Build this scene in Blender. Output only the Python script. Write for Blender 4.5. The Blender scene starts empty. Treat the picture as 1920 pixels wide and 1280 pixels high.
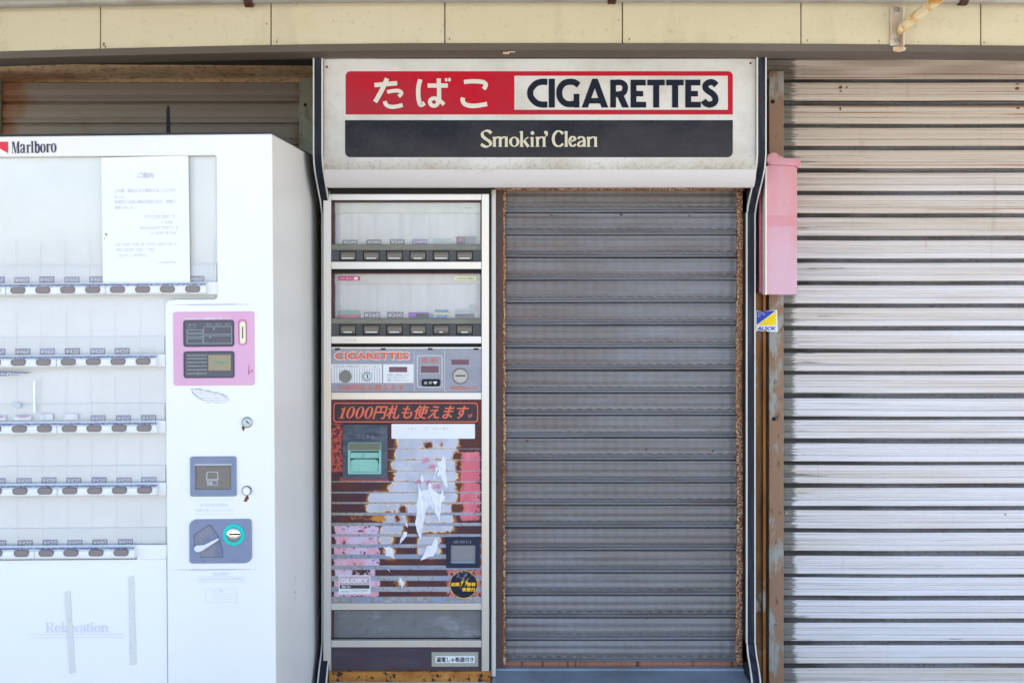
import bpy, math, random
import numpy as np
from mathutils import Matrix, Vector
random.seed(7)
scene = bpy.context.scene
COL = scene.collection

# ------------------------------------------------------------------ camera
CAM_D, CAM_H, K = 2.75, 1.5, 0.0014          # metres to the kiosk front, eye height, metres per photo pixel there
cam = bpy.data.cameras.new('camera')
cam.sensor_width = 36.0
cam.lens = 36.0 * CAM_D / (1920 * K)
cam.shift_y = -140.0 / 1920.0
cam.clip_start, cam.clip_end = 0.05, 3000
cam.dof.use_dof = True
cam.dof.focus_distance = CAM_D - 0.03
cam.dof.aperture_fstop = 4.5
cam_o = bpy.data.objects.new('camera', cam)
COL.objects.link(cam_o)
cam_o.location = (0, -CAM_D, CAM_H)
cam_o.rotation_euler = (math.radians(90), 0, 0)
scene.camera = cam_o

# ------------------------------------------------------------------ sky, sun, exposure
SUN_EL, SUN_AZ = math.radians(52), math.radians(18)      # sun stands behind the shop: its front is in open shade
world = bpy.data.worlds.new('World')
scene.world = world
world.use_nodes = True
wn = world.node_tree
sky = wn.nodes.new('ShaderNodeTexSky')
sky.sky_type = 'NISHITA'
sky.sun_disc = False
sky.sun_elevation = SUN_EL
sky.sun_rotation = SUN_AZ
sky.air_density = 1.0
sky.dust_density = 1.3
wn.links.new(sky.outputs['Color'], wn.nodes['Background'].inputs['Color'])
wn.nodes['Background'].inputs['Strength'].default_value = 0.105
sun = bpy.data.lights.new('sun', 'SUN')
sun.energy = 5.0
sun.angle = math.radians(0.5)
sun.color = (1.0, 0.95, 0.87)
sun_o = bpy.data.objects.new('sun', sun)
COL.objects.link(sun_o)
sd = Vector((math.sin(SUN_AZ) * math.cos(SUN_EL), math.cos(SUN_AZ) * math.cos(SUN_EL), math.sin(SUN_EL)))
sun_o.rotation_euler = sd.to_track_quat('Z', 'Y').to_euler()
sun_o.location = (0, 4, 9)
vs = scene.view_settings
vs.view_transform = 'Standard'
vs.look = 'None'
vs.gamma = 1.0
vs.exposure = 2.46
vs.use_curve_mapping = False
scene.cycles.max_bounces = 8
scene.cycles.transparent_max_bounces = 12
scene.cycles.use_denoising = True

# ------------------------------------------------------------------ helpers: measuring
def f_(y): return K * (CAM_D + y) / CAM_D
def X(px, y=0.0): return (px - 960) * f_(y)
def Z(py, y=0.0): return CAM_H - (py - 500) * f_(y)
def P(px, py, y=0.0): return (X(px, y), y, Z(py, y))

# ------------------------------------------------------------------ helpers: materials
def lin(c):
    return tuple((v / 255 / 12.92) if v / 255 <= 0.04045 else ((v / 255 + 0.055) / 1.055) ** 2.4 for v in c)
def A(r, g, b, e=1.12):
    """surface colour from a colour seen in the photograph's light level e"""
    return tuple(min(v / e, 0.86) for v in lin((r, g, b)))

MATS = {}
def mat(name, col, rough=0.5, metal=0.0, layers=(), bump=None, spec=0.25, rough_var=0.0, diamonds=False):
    """layers: dicts col, s=(sx,sy,sz) noise scale per metre, lo, hi, amt, det, add=[(axis, a, b, weight)], rough"""
    if name in MATS: return MATS[name]
    m = bpy.data.materials.new(name)
    m.use_nodes = True
    nt = m.node_tree
    N, L = nt.nodes, nt.links
    b = N['Principled BSDF']
    geo = N.new('ShaderNodeNewGeometry')
    pos = geo.outputs['Position']
    sep = N.new('ShaderNodeSeparateXYZ'); L.new(pos, sep.inputs[0])
    cur = N.new('ShaderNodeRGB'); cur.outputs[0].default_value = (*col, 1); cur = cur.outputs[0]
    rv = N.new('ShaderNodeValue'); rv.outputs[0].default_value = rough; rcur = rv.outputs[0]
    def noise(s, det=4.0, dist=0.0, off=0.0):
        mp = N.new('ShaderNodeVectorMath'); mp.operation = 'MULTIPLY_ADD'
        L.new(pos, mp.inputs[0]); mp.inputs[1].default_value = s; mp.inputs[2].default_value = (off, off * 1.7, off * 0.6)
        n = N.new('ShaderNodeTexNoise'); n.inputs['Scale'].default_value = 1.0
        n.inputs['Detail'].default_value = det; n.inputs['Roughness'].default_value = 0.6; n.inputs['Distortion'].default_value = dist
        L.new(mp.outputs[0], n.inputs['Vector'])
        return n.outputs['Fac']
    for i, d in enumerate(layers):
        v = noise(d['s'], d.get('det', 5.0), d.get('dist', 0.0), 3.1 * i + len(name))
        for (ax, a, c, w) in d.get('add', ()):
            mr = N.new('ShaderNodeMapRange')
            L.new(sep.outputs['XYZ'.index(ax)], mr.inputs['Value'])
            mr.inputs['From Min'].default_value = a; mr.inputs['From Max'].default_value = c
            mr.inputs['To Min'].default_value = w; mr.inputs['To Max'].default_value = 0.0
            ad = N.new('ShaderNodeMath'); ad.operation = 'ADD'
            L.new(v, ad.inputs[0]); L.new(mr.outputs[0], ad.inputs[1]); v = ad.outputs[0]
        mr = N.new('ShaderNodeMapRange')
        L.new(v, mr.inputs['Value'])
        mr.inputs['From Min'].default_value = d['lo']; mr.inputs['From Max'].default_value = d['hi']
        mr.inputs['To Max'].default_value = d.get('amt', 1.0)
        mx = N.new('ShaderNodeMix'); mx.data_type = 'RGBA'
        L.new(mr.outputs[0], mx.inputs['Factor']); L.new(cur, mx.inputs['A']); mx.inputs['B'].default_value = (*d['col'], 1)
        cur = mx.outputs['Result']
        if 'rough' in d:
            mf = N.new('ShaderNodeMix'); mf.data_type = 'FLOAT'
            L.new(mr.outputs[0], mf.inputs['Factor']); L.new(rcur, mf.inputs['A']); mf.inputs['B'].default_value = d['rough']
            rcur = mf.outputs['Result']
    L.new(cur, b.inputs['Base Color'])
    if rough_var:
        n = noise((9, 9, 9)); mr = N.new('ShaderNodeMath'); mr.operation = 'MULTIPLY_ADD'
        L.new(n, mr.inputs[0]); mr.inputs[1].default_value = rough_var; L.new(rcur, mr.inputs[2]); rcur = mr.outputs[0]
    L.new(rcur, b.inputs['Roughness'])
    b.inputs['Metallic'].default_value = metal
    b.inputs['Specular IOR Level'].default_value = spec
    h = None
    if diamonds:      # pressed diamond pattern of a shutter slat
        def tri(expr_a, expr_b):
            s1 = N.new('ShaderNodeMath'); s1.operation = 'MULTIPLY_ADD'
            L.new(sep.outputs[0], s1.inputs[0]); s1.inputs[1].default_value = expr_a
            s2 = N.new('ShaderNodeMath'); s2.operation = 'MULTIPLY'
            L.new(sep.outputs[2], s2.inputs[0]); s2.inputs[1].default_value = expr_b
            L.new(s2.outputs[0], s1.inputs[2])
            sn = N.new('ShaderNodeMath'); sn.operation = 'SINE'; L.new(s1.outputs[0], sn.inputs[0]); return sn.outputs[0]
        m1 = N.new('ShaderNodeMath'); m1.operation = 'MULTIPLY'
        L.new(tri(math.pi / 0.0270, math.pi / 0.0196), m1.inputs[0]); L.new(tri(math.pi / 0.0270, -math.pi / 0.0196), m1.inputs[1])
        h = (m1.outputs[0], 0.0024, 0.75)
    if bump:
        h = (noise(bump[0] if isinstance(bump[0], tuple) else (bump[0],) * 3, 5.0), bump[1], 1.0)
    if h:
        bn = N.new('ShaderNodeBump'); bn.inputs['Distance'].default_value = h[1]; bn.inputs['Strength'].default_value = h[2]
        L.new(h[0], bn.inputs['Height']); L.new(bn.outputs[0], b.inputs['Normal'])
    MATS[name] = m
    return m

def glass_mat(name, tint, gloss, rough=0.03, haze=(.03, .2)):
    m = bpy.data.materials.new(name); m.use_nodes = True
    N, L = m.node_tree.nodes, m.node_tree.links
    N.remove(N['Principled BSDF'])
    tr = N.new('ShaderNodeBsdfTransparent'); tr.inputs[0].default_value = (*tint, 1)
    gl = N.new('ShaderNodeBsdfGlossy'); gl.inputs['Roughness'].default_value = rough
    df = N.new('ShaderNodeBsdfDiffuse'); df.inputs[0].default_value = (0.82, 0.81, 0.79, 1)
    fr = N.new('ShaderNodeFresnel'); fr.inputs[0].default_value = 1.45
    mu = N.new('ShaderNodeMath'); mu.operation = 'MULTIPLY'; L.new(fr.outputs[0], mu.inputs[0]); mu.inputs[1].default_value = gloss
    geo = N.new('ShaderNodeNewGeometry')
    nz = N.new('ShaderNodeTexNoise'); nz.inputs['Scale'].default_value = 7; nz.inputs['Detail'].default_value = 6
    L.new(geo.outputs['Position'], nz.inputs['Vector'])
    mr = N.new('ShaderNodeMapRange'); L.new(nz.outputs['Fac'], mr.inputs[0]); mr.inputs[1].default_value = .35; mr.inputs[2].default_value = .8
    mr.inputs[3].default_value = haze[0]; mr.inputs[4].default_value = haze[1]
    m0 = N.new('ShaderNodeMixShader'); L.new(mr.outputs[0], m0.inputs[0]); L.new(tr.outputs[0], m0.inputs[1]); L.new(df.outputs[0], m0.inputs[2])
    m1 = N.new('ShaderNodeMixShader'); L.new(mu.outputs[0], m1.inputs[0]); L.new(m0.outputs[0], m1.inputs[1]); L.new(gl.outputs[0], m1.inputs[2])
    L.new(m1.outputs[0], N['Material Output'].inputs[0])
    return m

RUST = A(120, 68, 38); RUSTD = A(72, 44, 34); ORANGE = A(196, 120, 50); GRIME = A(92, 84, 70)

M_white = mat('white_enamel', (0.80, 0.785, 0.76), 0.32, layers=[
    dict(col=(0.70, 0.66, 0.57), s=(2, 2, 2), lo=.55, hi=.9, amt=.6, add=[('Z', Z(250, -.46), Z(330, -.46), .12)]),
    dict(col=(0.66, 0.63, 0.56), s=(3, 3, 1.2), lo=.52, hi=.85, amt=.35),
    dict(col=(0.5, 0.47, 0.4), s=(60, 60, 60), lo=.70, hi=.78, amt=.35)], bump=((140, 140, 140), .00008))
M_white_dirty = mat('white_enamel_dirty', (0.78, 0.78, 0.77), 0.38, layers=[
    dict(col=(0.30, 0.33, 0.45), s=(30, 30, 60), lo=.60, hi=.72, amt=.5),
    dict(col=(0.55, 0.5, 0.42), s=(14, 14, 14), lo=.58, hi=.8, amt=.35)])
M_display = mat('display_back', (0.90, 0.90, 0.90), 0.6, layers=[
    dict(col=(0.82, 0.81, 0.79), s=(4, 4, 5), lo=.45, hi=.8, amt=.6)])
M_clear = mat('cloudy_plastic', (0.80, 0.83, 0.86), 0.35, layers=[dict(col=(.8, .8, .79), s=(20, 5, 20), lo=.4, hi=.7, amt=.5)])
M_lower = mat('white_plate', (0.81, 0.80, 0.80), 0.28, layers=[dict(col=(0.7, 0.7, 0.72), s=(3, 3, 2), lo=.5, hi=.9, amt=.4)])
M_button = mat('grey_button', A(140, 130, 128), 0.35)
M_buttonrim = mat('button_rim', A(120, 105, 112), 0.5)
M_black = mat('black_rubber', (0.016, 0.017, 0.026), 0.38, spec=0.12, layers=[dict(col=(0.07, 0.075, 0.10), s=(60, 60, 5), lo=.5, hi=.75, amt=.6)])
M_blackp = mat('black_plastic', (0.012, 0.012, 0.018), 0.4, spec=.12)
M_dark = mat('dark_void', (0.02, 0.018, 0.017), 0.8)
M_bead = mat('pale_bead', (0.62, 0.60, 0.56), 0.4, layers=[dict(col=(0.3, 0.27, 0.2), s=(40, 40, 30), lo=.6, hi=.8, amt=.6)])
M_alu = mat('aluminium', (0.58, 0.56, 0.55), 0.32, 0.6, layers=[
    dict(col=(0.66, 0.55, 0.43), s=(3, 3, 2.5), lo=.38, hi=.7, amt=.8),
    dict(col=(0.30, 0.26, 0.22), s=(80, 80, 40), lo=.70, hi=.8, amt=.6)], rough_var=.12)
M_sign = mat('sign_white', A(218, 213, 207), 0.32, layers=[
    dict(col=A(166, 152, 130), s=(7, 7, 9), lo=.46, hi=.9, amt=.75, add=[('Z', Z(317, -.11), Z(296, -.11), .22), ('X', X(606, -.11), X(660, -.11), .2)]),
    dict(col=A(130, 118, 92), s=(110, 110, 110), lo=.60, hi=.75, amt=.35, add=[('Z', Z(318, -.11), Z(290, -.11), .15)])], rough_var=.1)
M_signlip = mat('sign_lip_white', A(214, 207, 204), 0.30, layers=[
    dict(col=A(100, 88, 72), s=(9, 9, 30), lo=.62, hi=.9, amt=.6, add=[('X', X(606, -.05), X(626, -.05), .3)]),
    dict(col=A(90, 60, 40), s=(90, 90, 90), lo=.72, hi=.8, amt=.7)])
M_red = mat('sign_red', A(192, 8, 36), 0.36, spec=0.12, layers=[
    dict(col=A(166, 44, 58), s=(6, 6, 10), lo=.48, hi=.78, amt=.75, add=[('X', X(648, -.11), X(860, -.11), .22), ('Z', Z(215, -.11), Z(150, -.11), .14)]),
    dict(col=A(150, 60, 60), s=(160, 160, 160), lo=.55, hi=.8, amt=.3)])
M_navy = mat('sign_black', A(32, 32, 42), 0.36, spec=0.12, layers=[
    dict(col=A(66, 62, 64), s=(6, 6, 10), lo=.45, hi=.78, amt=.75, add=[('Z', Z(294, -.11), Z(226, -.11), .2)]),
    dict(col=A(96, 92, 86), s=(190, 190, 190), lo=.55, hi=.78, amt=.35)])
M_signletter = mat('letter_white', A(222, 216, 202), 0.4)
M_cream_letter = mat('letter_cream', A(216, 205, 180), 0.4)
M_ink = mat('letter_navy', A(24, 26, 42), 0.4, spec=0.12)
M_cream = mat('cream_fascia', A(216, 206, 178, 1.12), 0.55, layers=[
    dict(col=A(200, 186, 150, 1.06), s=(2.5, 2.5, 3), lo=.42, hi=.8, amt=.55),
    dict(col=A(208, 182, 130, 1.2), s=(5, 5, 7), lo=.64, hi=.8, amt=.5),
    dict(col=A(160, 146, 116, 1.2), s=(70, 70, 70), lo=.60, hi=.78, amt=.5),
    dict(col=A(150, 138, 112, 1.1), s=(9, 9, 2), lo=.55, hi=.85, amt=.45, add=[('Z', Z(96, -.16), Z(70, -.16), .14)])], bump=(260, .0006))
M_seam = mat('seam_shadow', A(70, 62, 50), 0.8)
M_trim = mat('brown_trim', A(98, 88, 78), 0.45, layers=[
    dict(col=A(116, 106, 100), s=(2, 2, 8), lo=.45, hi=.75, amt=.7),
    dict(col=A(180, 170, 160), s=(90, 90, 6), lo=.70, hi=.78, amt=.5)], rough_var=.1)
M_pipe = mat('galvanised_pipe', A(172, 168, 160, 1.1), 0.5, 0.2, layers=[
    dict(col=A(130, 118, 104, .9), s=(12, 30, 30), lo=.5, hi=.75, amt=.8),
    dict(col=A(120, 80, 50), s=(40, 60, 60), lo=.66, hi=.75, amt=.7)])
M_clamp = mat('brown_rubber', A(76, 44, 38), 0.5)
M_bracket = mat('bracket_paint', A(208, 198, 184, 1.05), 0.5, layers=[
    dict(col=A(196, 156, 108), s=(40, 40, 18), lo=.48, hi=.66, amt=.85),
    dict(col=RUST, s=(60, 60, 40), lo=.66, hi=.74, amt=.9)], bump=(150, .0006))
M_arm = mat('arm_paint', A(226, 208, 168, .95), 0.55, layers=[
    dict(col=A(218, 158, 70), s=(26, 26, 26), lo=.46, hi=.58, amt=.95),
    dict(col=A(150, 90, 40), s=(60, 60, 60), lo=.62, hi=.72, amt=.9)], bump=(120, .001))
M_steel = mat('bolt_steel', A(176, 168, 160), 0.45, 0.5)
M_cslat = mat('grey_shutter', A(126, 122, 122), 0.40, 0.2, layers=[
    dict(col=A(142, 143, 152), s=(2.2, 2.2, 3), lo=.46, hi=.72, amt=.8),
    dict(col=A(124, 104, 102), s=(1.1, 1.1, 70), lo=.52, hi=.70, amt=.6, add=[('X', X(945, .05), X(1120, .05), .12)]),
    dict(col=A(112, 104, 98), s=(5, 5, 40), lo=.50, hi=.8, amt=.7, add=[('Z', Z(340, .05), Z(470, .05), .2)]),
    dict(col=A(96, 92, 92), s=(1.5, 1.5, 260), lo=.52, hi=.75, amt=.5),
    dict(col=A(110, 62, 54), s=(70, 70, 70), lo=.735, hi=.76, amt=.8)], diamonds=True, rough_var=.1)
M_crib = mat('grey_shutter_rib', A(124, 124, 130), 0.46, 0.1, layers=[
    dict(col=A(98, 88, 84), s=(3, 3, 60), lo=.45, hi=.7, amt=.7), dict(col=A(80, 68, 62), s=(2, 2, 200), lo=.56, hi=.74, amt=.6)])
M_guide = mat('rusty_guide', A(92, 74, 72), 0.6, layers=[
    dict(col=A(118, 78, 58), s=(20, 20, 6), lo=.46, hi=.7, amt=.7),
    dict(col=A(60, 42, 40), s=(120, 120, 60), lo=.56, hi=.7, amt=.6)], bump=(300, .0006))
M_flake = mat('flaking_rust', A(140, 84, 60), 0.8, layers=[
    dict(col=A(226, 190, 152), s=(230, 230, 230), lo=.49, hi=.54, amt=.95),
    dict(col=A(84, 52, 46), s=(200, 200, 160), lo=.56, hi=.62, amt=.8),
    dict(col=A(176, 116, 62), s=(10, 10, 3), lo=.5, hi=.7, amt=.5)], bump=(320, .003))
M_rslat = mat('cream_shutter', A(224, 220, 224), 0.42, 0.05, layers=[
    dict(col=A(202, 182, 160), s=(.7, .7, 9), lo=.46, hi=.80, amt=.85, add=[('Z', Z(160, .1), Z(620, .1), .30)]),
    dict(col=A(178, 166, 152), s=(1.2, 1.2, 330), lo=.50, hi=.66, amt=.42, add=[('Z', Z(160, .1), Z(900, .1), .06)]),
    dict(col=A(120, 112, 102), s=(2.6, 2.6, 420), lo=.58, hi=.70, amt=.5, add=[('X', X(1475, .1), X(1700, .1), .08)]),
    dict(col=A(150, 98, 62), s=(.9, .9, 110), lo=.66, hi=.71, amt=.8, add=[('Z', Z(180, .1), Z(560, .1), .09)]),
    dict(col=A(140, 108, 80), s=(30, 30, 3), lo=.66, hi=.78, amt=.35, add=[('Z', Z(150, .1), Z(600, .1), .08)]),
    dict(col=A(96, 92, 82), s=(14, 14, 330), lo=.84, hi=.98, amt=.85, add=[('X', X(1470, .1), X(1506, .1), .80), ('Z', Z(1280, .1), Z(480, .1), .08)]),
    dict(col=A(70, 64, 58), s=(5, 5, 130), lo=.69, hi=.79, amt=.8, add=[('X', X(1475, .1), X(1640, .1), .10)])], rough_var=.1)
M_rgroove = mat('shutter_groove', A(138, 134, 136), 0.6, layers=[
    dict(col=A(104, 94, 86), s=(3, 3, 60), lo=.42, hi=.65, amt=.9), dict(col=A(66, 60, 54), s=(4, 4, 9), lo=.55, hi=.9, amt=.9, add=[('X', X(1470, .1), X(1680, .1), .4)]), dict(col=A(70, 62, 54), s=(90, 90, 90), lo=.5, hi=.7, amt=.6)])
M_rguide = mat('green_grey_guide', A(156, 156, 150), 0.55, layers=[
    dict(col=A(150, 112, 86), s=(18, 18, 8), lo=.42, hi=.50, amt=.92),
    dict(col=A(96, 58, 40), s=(70, 70, 30), lo=.60, hi=.70, amt=.8)], bump=(220, .0006))
M_channel = mat('rusty_channel', A(152, 104, 58), 0.65, layers=[
    dict(col=A(84, 52, 34), s=(16, 16, 3), lo=.46, hi=.66, amt=.9),
    dict(col=A(164, 160, 148), s=(14, 14, 7), lo=.58, hi=.66, amt=.8),
    dict(col=A(60, 38, 28), s=(110, 110, 50), lo=.6, hi=.72, amt=.8)], bump=(260, .0006))
M_lslat = mat('brown_grey_shutter', A(140, 128, 116), 0.5, layers=[
    dict(col=A(132, 120, 104), s=(2, 2, 20), lo=.42, hi=.7, amt=.7),
    dict(col=A(130, 82, 44), s=(8, 8, 14), lo=.60, hi=.86, amt=.85, add=[('X', X(0, .3), X(75, .3), .42)]),
    dict(col=A(110, 76, 46), s=(8, 8, 14), lo=.62, hi=.85, amt=.9, add=[('X', X(565, .3), X(535, .3), .35)]),
    dict(col=A(60, 40, 28), s=(90, 90, 90), lo=.72, hi=.77, amt=.8)])
M_roll = mat('rusty_roll_cover', A(214, 180, 142), 0.6, layers=[
    dict(col=A(150, 98, 60), s=(1.5, 1.5, 40), lo=.48, hi=.68, amt=.85),
    dict(col=A(70, 42, 30), s=(60, 60, 120), lo=.5, hi=.68, amt=.7),
    dict(col=A(176, 150, 112), s=(3, 3, 60), lo=.56, hi=.7, amt=.6)], bump=(250, .0005))
M_lguide = mat('spotted_guide', A(150, 148, 128), 0.6, layers=[
    dict(col=A(110, 90, 60), s=(30, 30, 14), lo=.5, hi=.7, amt=.8),
    dict(col=A(50, 38, 30), s=(130, 130, 110), lo=.64, hi=.70, amt=.9)])
M_pink = mat('faded_pink_plastic', A(216, 146, 150), 0.42, layers=[
    dict(col=A(216, 176, 192), s=(9, 9, 2.2), lo=.50, hi=.85, amt=.9, add=[('Z', Z(560, -.04), Z(400, -.04), .3)]),
    dict(col=A(246, 214, 216), s=(70, 70, 50), lo=.68, hi=.76, amt=.6)], rough_var=.12)
M_pinkdk = mat('pink_plastic_inner', A(214, 130, 138), 0.5)
M_sill = mat('sill_steel', A(150, 164, 180), 0.42, 0.1, layers=[
    dict(col=A(112, 116, 116), s=(4, 4, 6), lo=.45, hi=.7, amt=.7)])
M_sillwood = mat('sill_wood', A(160, 108, 88), 0.7, layers=[dict(col=A(80, 48, 40), s=(120, 8, 4), lo=.58, hi=.64, amt=.9)])
M_rustbase = mat('rust_base', A(188, 128, 62), 0.75, layers=[
    dict(col=A(150, 88, 40), s=(16, 16, 30), lo=.44, hi=.62, amt=.9),
    dict(col=A(50, 34, 34), s=(70, 70, 70), lo=.58, hi=.61, amt=.95),
    dict(col=A(216, 168, 92), s=(26, 26, 40), lo=.60, hi=.72, amt=.6)], bump=(160, .0015))
M_panelgrey = mat('control_grey', A(150, 152, 166), 0.4, 0.2, layers=[
    dict(col=A(176, 172, 176), s=(8, 8, 12), lo=.46, hi=.75, amt=.7),
    dict(col=A(116, 118, 134), s=(5, 5, 14), lo=.52, hi=.8, amt=.5)])
M_shelf = mat('olive_grey_shelf', A(132, 130, 120), 0.5, layers=[dict(col=A(100, 96, 88), s=(12, 12, 40), lo=.5, hi=.75, amt=.6)])
M_btnbar = mat('dark_button_bar', A(84, 84, 86), 0.5, layers=[dict(col=A(108, 106, 104), s=(30, 30, 10), lo=.5, hi=.75, amt=.5)])
M_brbutton = mat('brown_grey_button', A(122, 114, 102), 0.25)
M_winback = mat('window_back', A(246, 244, 248), 0.55, layers=[
    dict(col=A(214, 212, 222), s=(90, 3, 2), lo=.45, hi=.7, amt=.6),
    dict(col=A(240, 236, 232), s=(5, 5, 5), lo=.5, hi=.8, amt=.7)])
M_lightbox = mat('light_box', A(240, 236, 230), 0.5, layers=[dict(col=A(226, 218, 208), s=(30, 5, 3), lo=.45, hi=.75, amt=.6)])
M_maroon = mat('maroon_edge', A(86, 54, 58), 0.55)
M_orange = mat('orange_print', A(232, 112, 84), 0.45)
M_orange2 = mat('faded_orange_print', A(206, 126, 116), 0.5)
M_printglint = mat('print_white', A(238, 238, 240), 0.45)  # white of the print, also of the highlights painted on buttons
M_printpale = mat('print_pale_violet', (0.62, 0.63, 0.76), 0.5)
M_printgrey = mat('print_grey', A(150, 152, 170), 0.5)
M_banner = mat('banner_black', A(62, 52, 60), 0.5, layers=[
    dict(col=A(86, 66, 70), s=(40, 40, 30), lo=.48, hi=.7, amt=.7), dict(col=A(120, 100, 100), s=(160, 160, 160), lo=.62, hi=.7, amt=.5)])
M_redled = mat('dull_red_window', A(120, 84, 100), 0.25)
M_slate = mat('slate_plate', A(84, 92, 106), 0.5, layers=[
    dict(col=A(110, 120, 136), s=(12, 12, 12), lo=.46, hi=.7, amt=.8), dict(col=A(50, 52, 60), s=(20, 20, 60), lo=.55, hi=.75, amt=.7, add=[('Z', Z(795), Z(835), .12)])])
M_mint = mat('mint_plastic', A(150, 206, 194), 0.4, layers=[dict(col=A(90, 120, 116), s=(40, 40, 60), lo=.58, hi=.75, amt=.6)])
M_olive = mat('olive_flap', A(118, 122, 104), 0.45)
M_tray = mat('worn_grey_flap', A(126, 126, 128), 0.5, 0.2, layers=[
    dict(col=A(160, 166, 178), s=(10, 10, 26), lo=.54, hi=.72, amt=.7), dict(col=A(100, 102, 108), s=(60, 60, 60), lo=.5, hi=.75, amt=.6)])
M_kick = mat('kick_plate', A(74, 66, 78), 0.5, layers=[
    dict(col=A(98, 56, 56), s=(110, 110, 110), lo=.56, hi=.60, amt=.85), dict(col=A(96, 90, 100), s=(8, 8, 20), lo=.5, hi=.7, amt=.5)])
M_tag = mat('faded_blue_tag', A(124, 132, 180), 0.5)
M_tag3 = mat('paler_blue_tag', A(146, 152, 190), 0.5)
M_tag4 = mat('greyer_blue_tag', A(132, 136, 168), 0.5)
M_tag2 = mat('navy_tag', A(72, 84, 128), 0.5)
M_paper = mat('paper', (0.80, 0.80, 0.82), 0.75, bump=((18, 18, 18), .002))
M_torn = mat('torn_paper', A(246, 246, 252), 0.8, layers=[dict(col=A(222, 222, 238), s=(60, 60, 60), lo=.5, hi=.65, amt=.7)], bump=(180, .002))
M_tape = mat('old_tape', (0.66, 0.66, 0.63), 0.35, layers=[dict(col=(.52, .51, .46), s=(60, 60, 60), lo=.55, hi=.7, amt=.6)])
M_pinkpanel = mat('pink_panel', A(226, 174, 204), 0.4, layers=[dict(col=A(216, 154, 188), s=(8, 8, 8), lo=.5, hi=.8, amt=.6)])
M_lcd = mat('dark_screen', A(92, 92, 104), 0.12)
M_lcdline = mat('screen_line', A(160, 176, 178), 0.3)
M_lcdtan = mat('tan_screen', A(160, 148, 122), 0.15)
M_teal = mat('teal_print', A(110, 160, 146), 0.4)
M_ivory = mat('ivory_plastic', A(240, 234, 204), 0.35)
M_greyplate = mat('blue_grey_plate', A(132, 140, 166), 0.42, layers=[dict(col=A(146, 152, 176), s=(14, 14, 14), lo=.48, hi=.7, amt=.6)])
M_greyrecess = mat('grey_recess', A(120, 124, 140), 0.5)
M_brownflap = mat('brown_flap', A(128, 120, 114), 0.35, layers=[dict(col=A(112, 102, 96), s=(6, 6, 120), lo=.5, hi=.7, amt=.5)])
M_turq = mat('turquoise_ring', A(20, 204, 196), 0.35)
M_chrome = mat('chrome', (0.75, 0.72, 0.66), 0.2, 0.9)
M_lever = mat('lever_white', A(226, 228, 240), 0.35)
M_lock = mat('lock_metal', A(176, 186, 190), 0.35, 0.6)
M_rustspot = mat('rust_spot', A(130, 60, 40), 0.8)
M_mred = mat('logo_red', A(232, 52, 70), 0.45)
M_mink = mat('logo_ink', A(66, 56, 88), 0.5)
M_blue = mat('sticker_blue', A(44, 66, 176), 0.4)
M_yellow = mat('sticker_yellow', A(250, 218, 0), 0.4)
M_gold = mat('gold_print', A(250, 196, 40), 0.4)
M_magenta = mat('magenta_tag', A(214, 60, 130), 0.45)
M_tealtag = mat('teal_tag', A(110, 184, 176), 0.45)
M_violet = mat('violet_tag', A(140, 90, 200), 0.45)
M_skyblue = mat('blue_tag', A(90, 160, 220), 0.45)
M_palegrey = mat('pale_grey_tag', A(198, 206, 214), 0.5)
M_paleyellow = mat('pale_yellow_tag', A(236, 236, 190), 0.5)
M_glory = mat('plate_mauve', A(206, 184, 196), 0.4, layers=[dict(col=A(186, 150, 160), s=(50, 50, 50), lo=.5, hi=.65, amt=.7)])
M_plateink = mat('plate_ink', A(72, 66, 76), 0.45)
M_wall = mat('old_mortar', (0.30, 0.28, 0.25), 0.85, layers=[dict(col=(.2, .18, .16), s=(4, 4, 4), lo=.4, hi=.7, amt=.8)], bump=(60, .004))
M_awning = mat('awning_canvas', (0.42, 0.34, 0.22), 0.8, layers=[dict(col=(.3, .25, .18), s=(3, 3, 3), lo=.4, hi=.7)])
M_pave = mat('concrete_paving', (0.34, 0.32, 0.29), 0.85, layers=[dict(col=(.24, .23, .21), s=(6, 6, 6), lo=.4, hi=.7)], bump=(120, .003))
M_road = mat('pale_concrete_road', (0.30, 0.28, 0.25), 0.9, layers=[dict(col=(.24, .225, .20), s=(5, 5, 5), lo=.4, hi=.7)], bump=(200, .004))
G_big = glass_mat('display_glass', (0.98, 0.98, 0.98), 0.9, haze=(.03, .09))
G_small = glass_mat('window_glass', (0.97, 0.97, 0.97), 1.0, haze=(.03, .14))

# ------------------------------------------------------------------ helpers: building meshes
def loop_area(p): return sum(p[i][0] * p[(i + 1) % len(p)][1] - p[(i + 1) % len(p)][0] * p[i][1] for i in range(len(p)))

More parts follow.
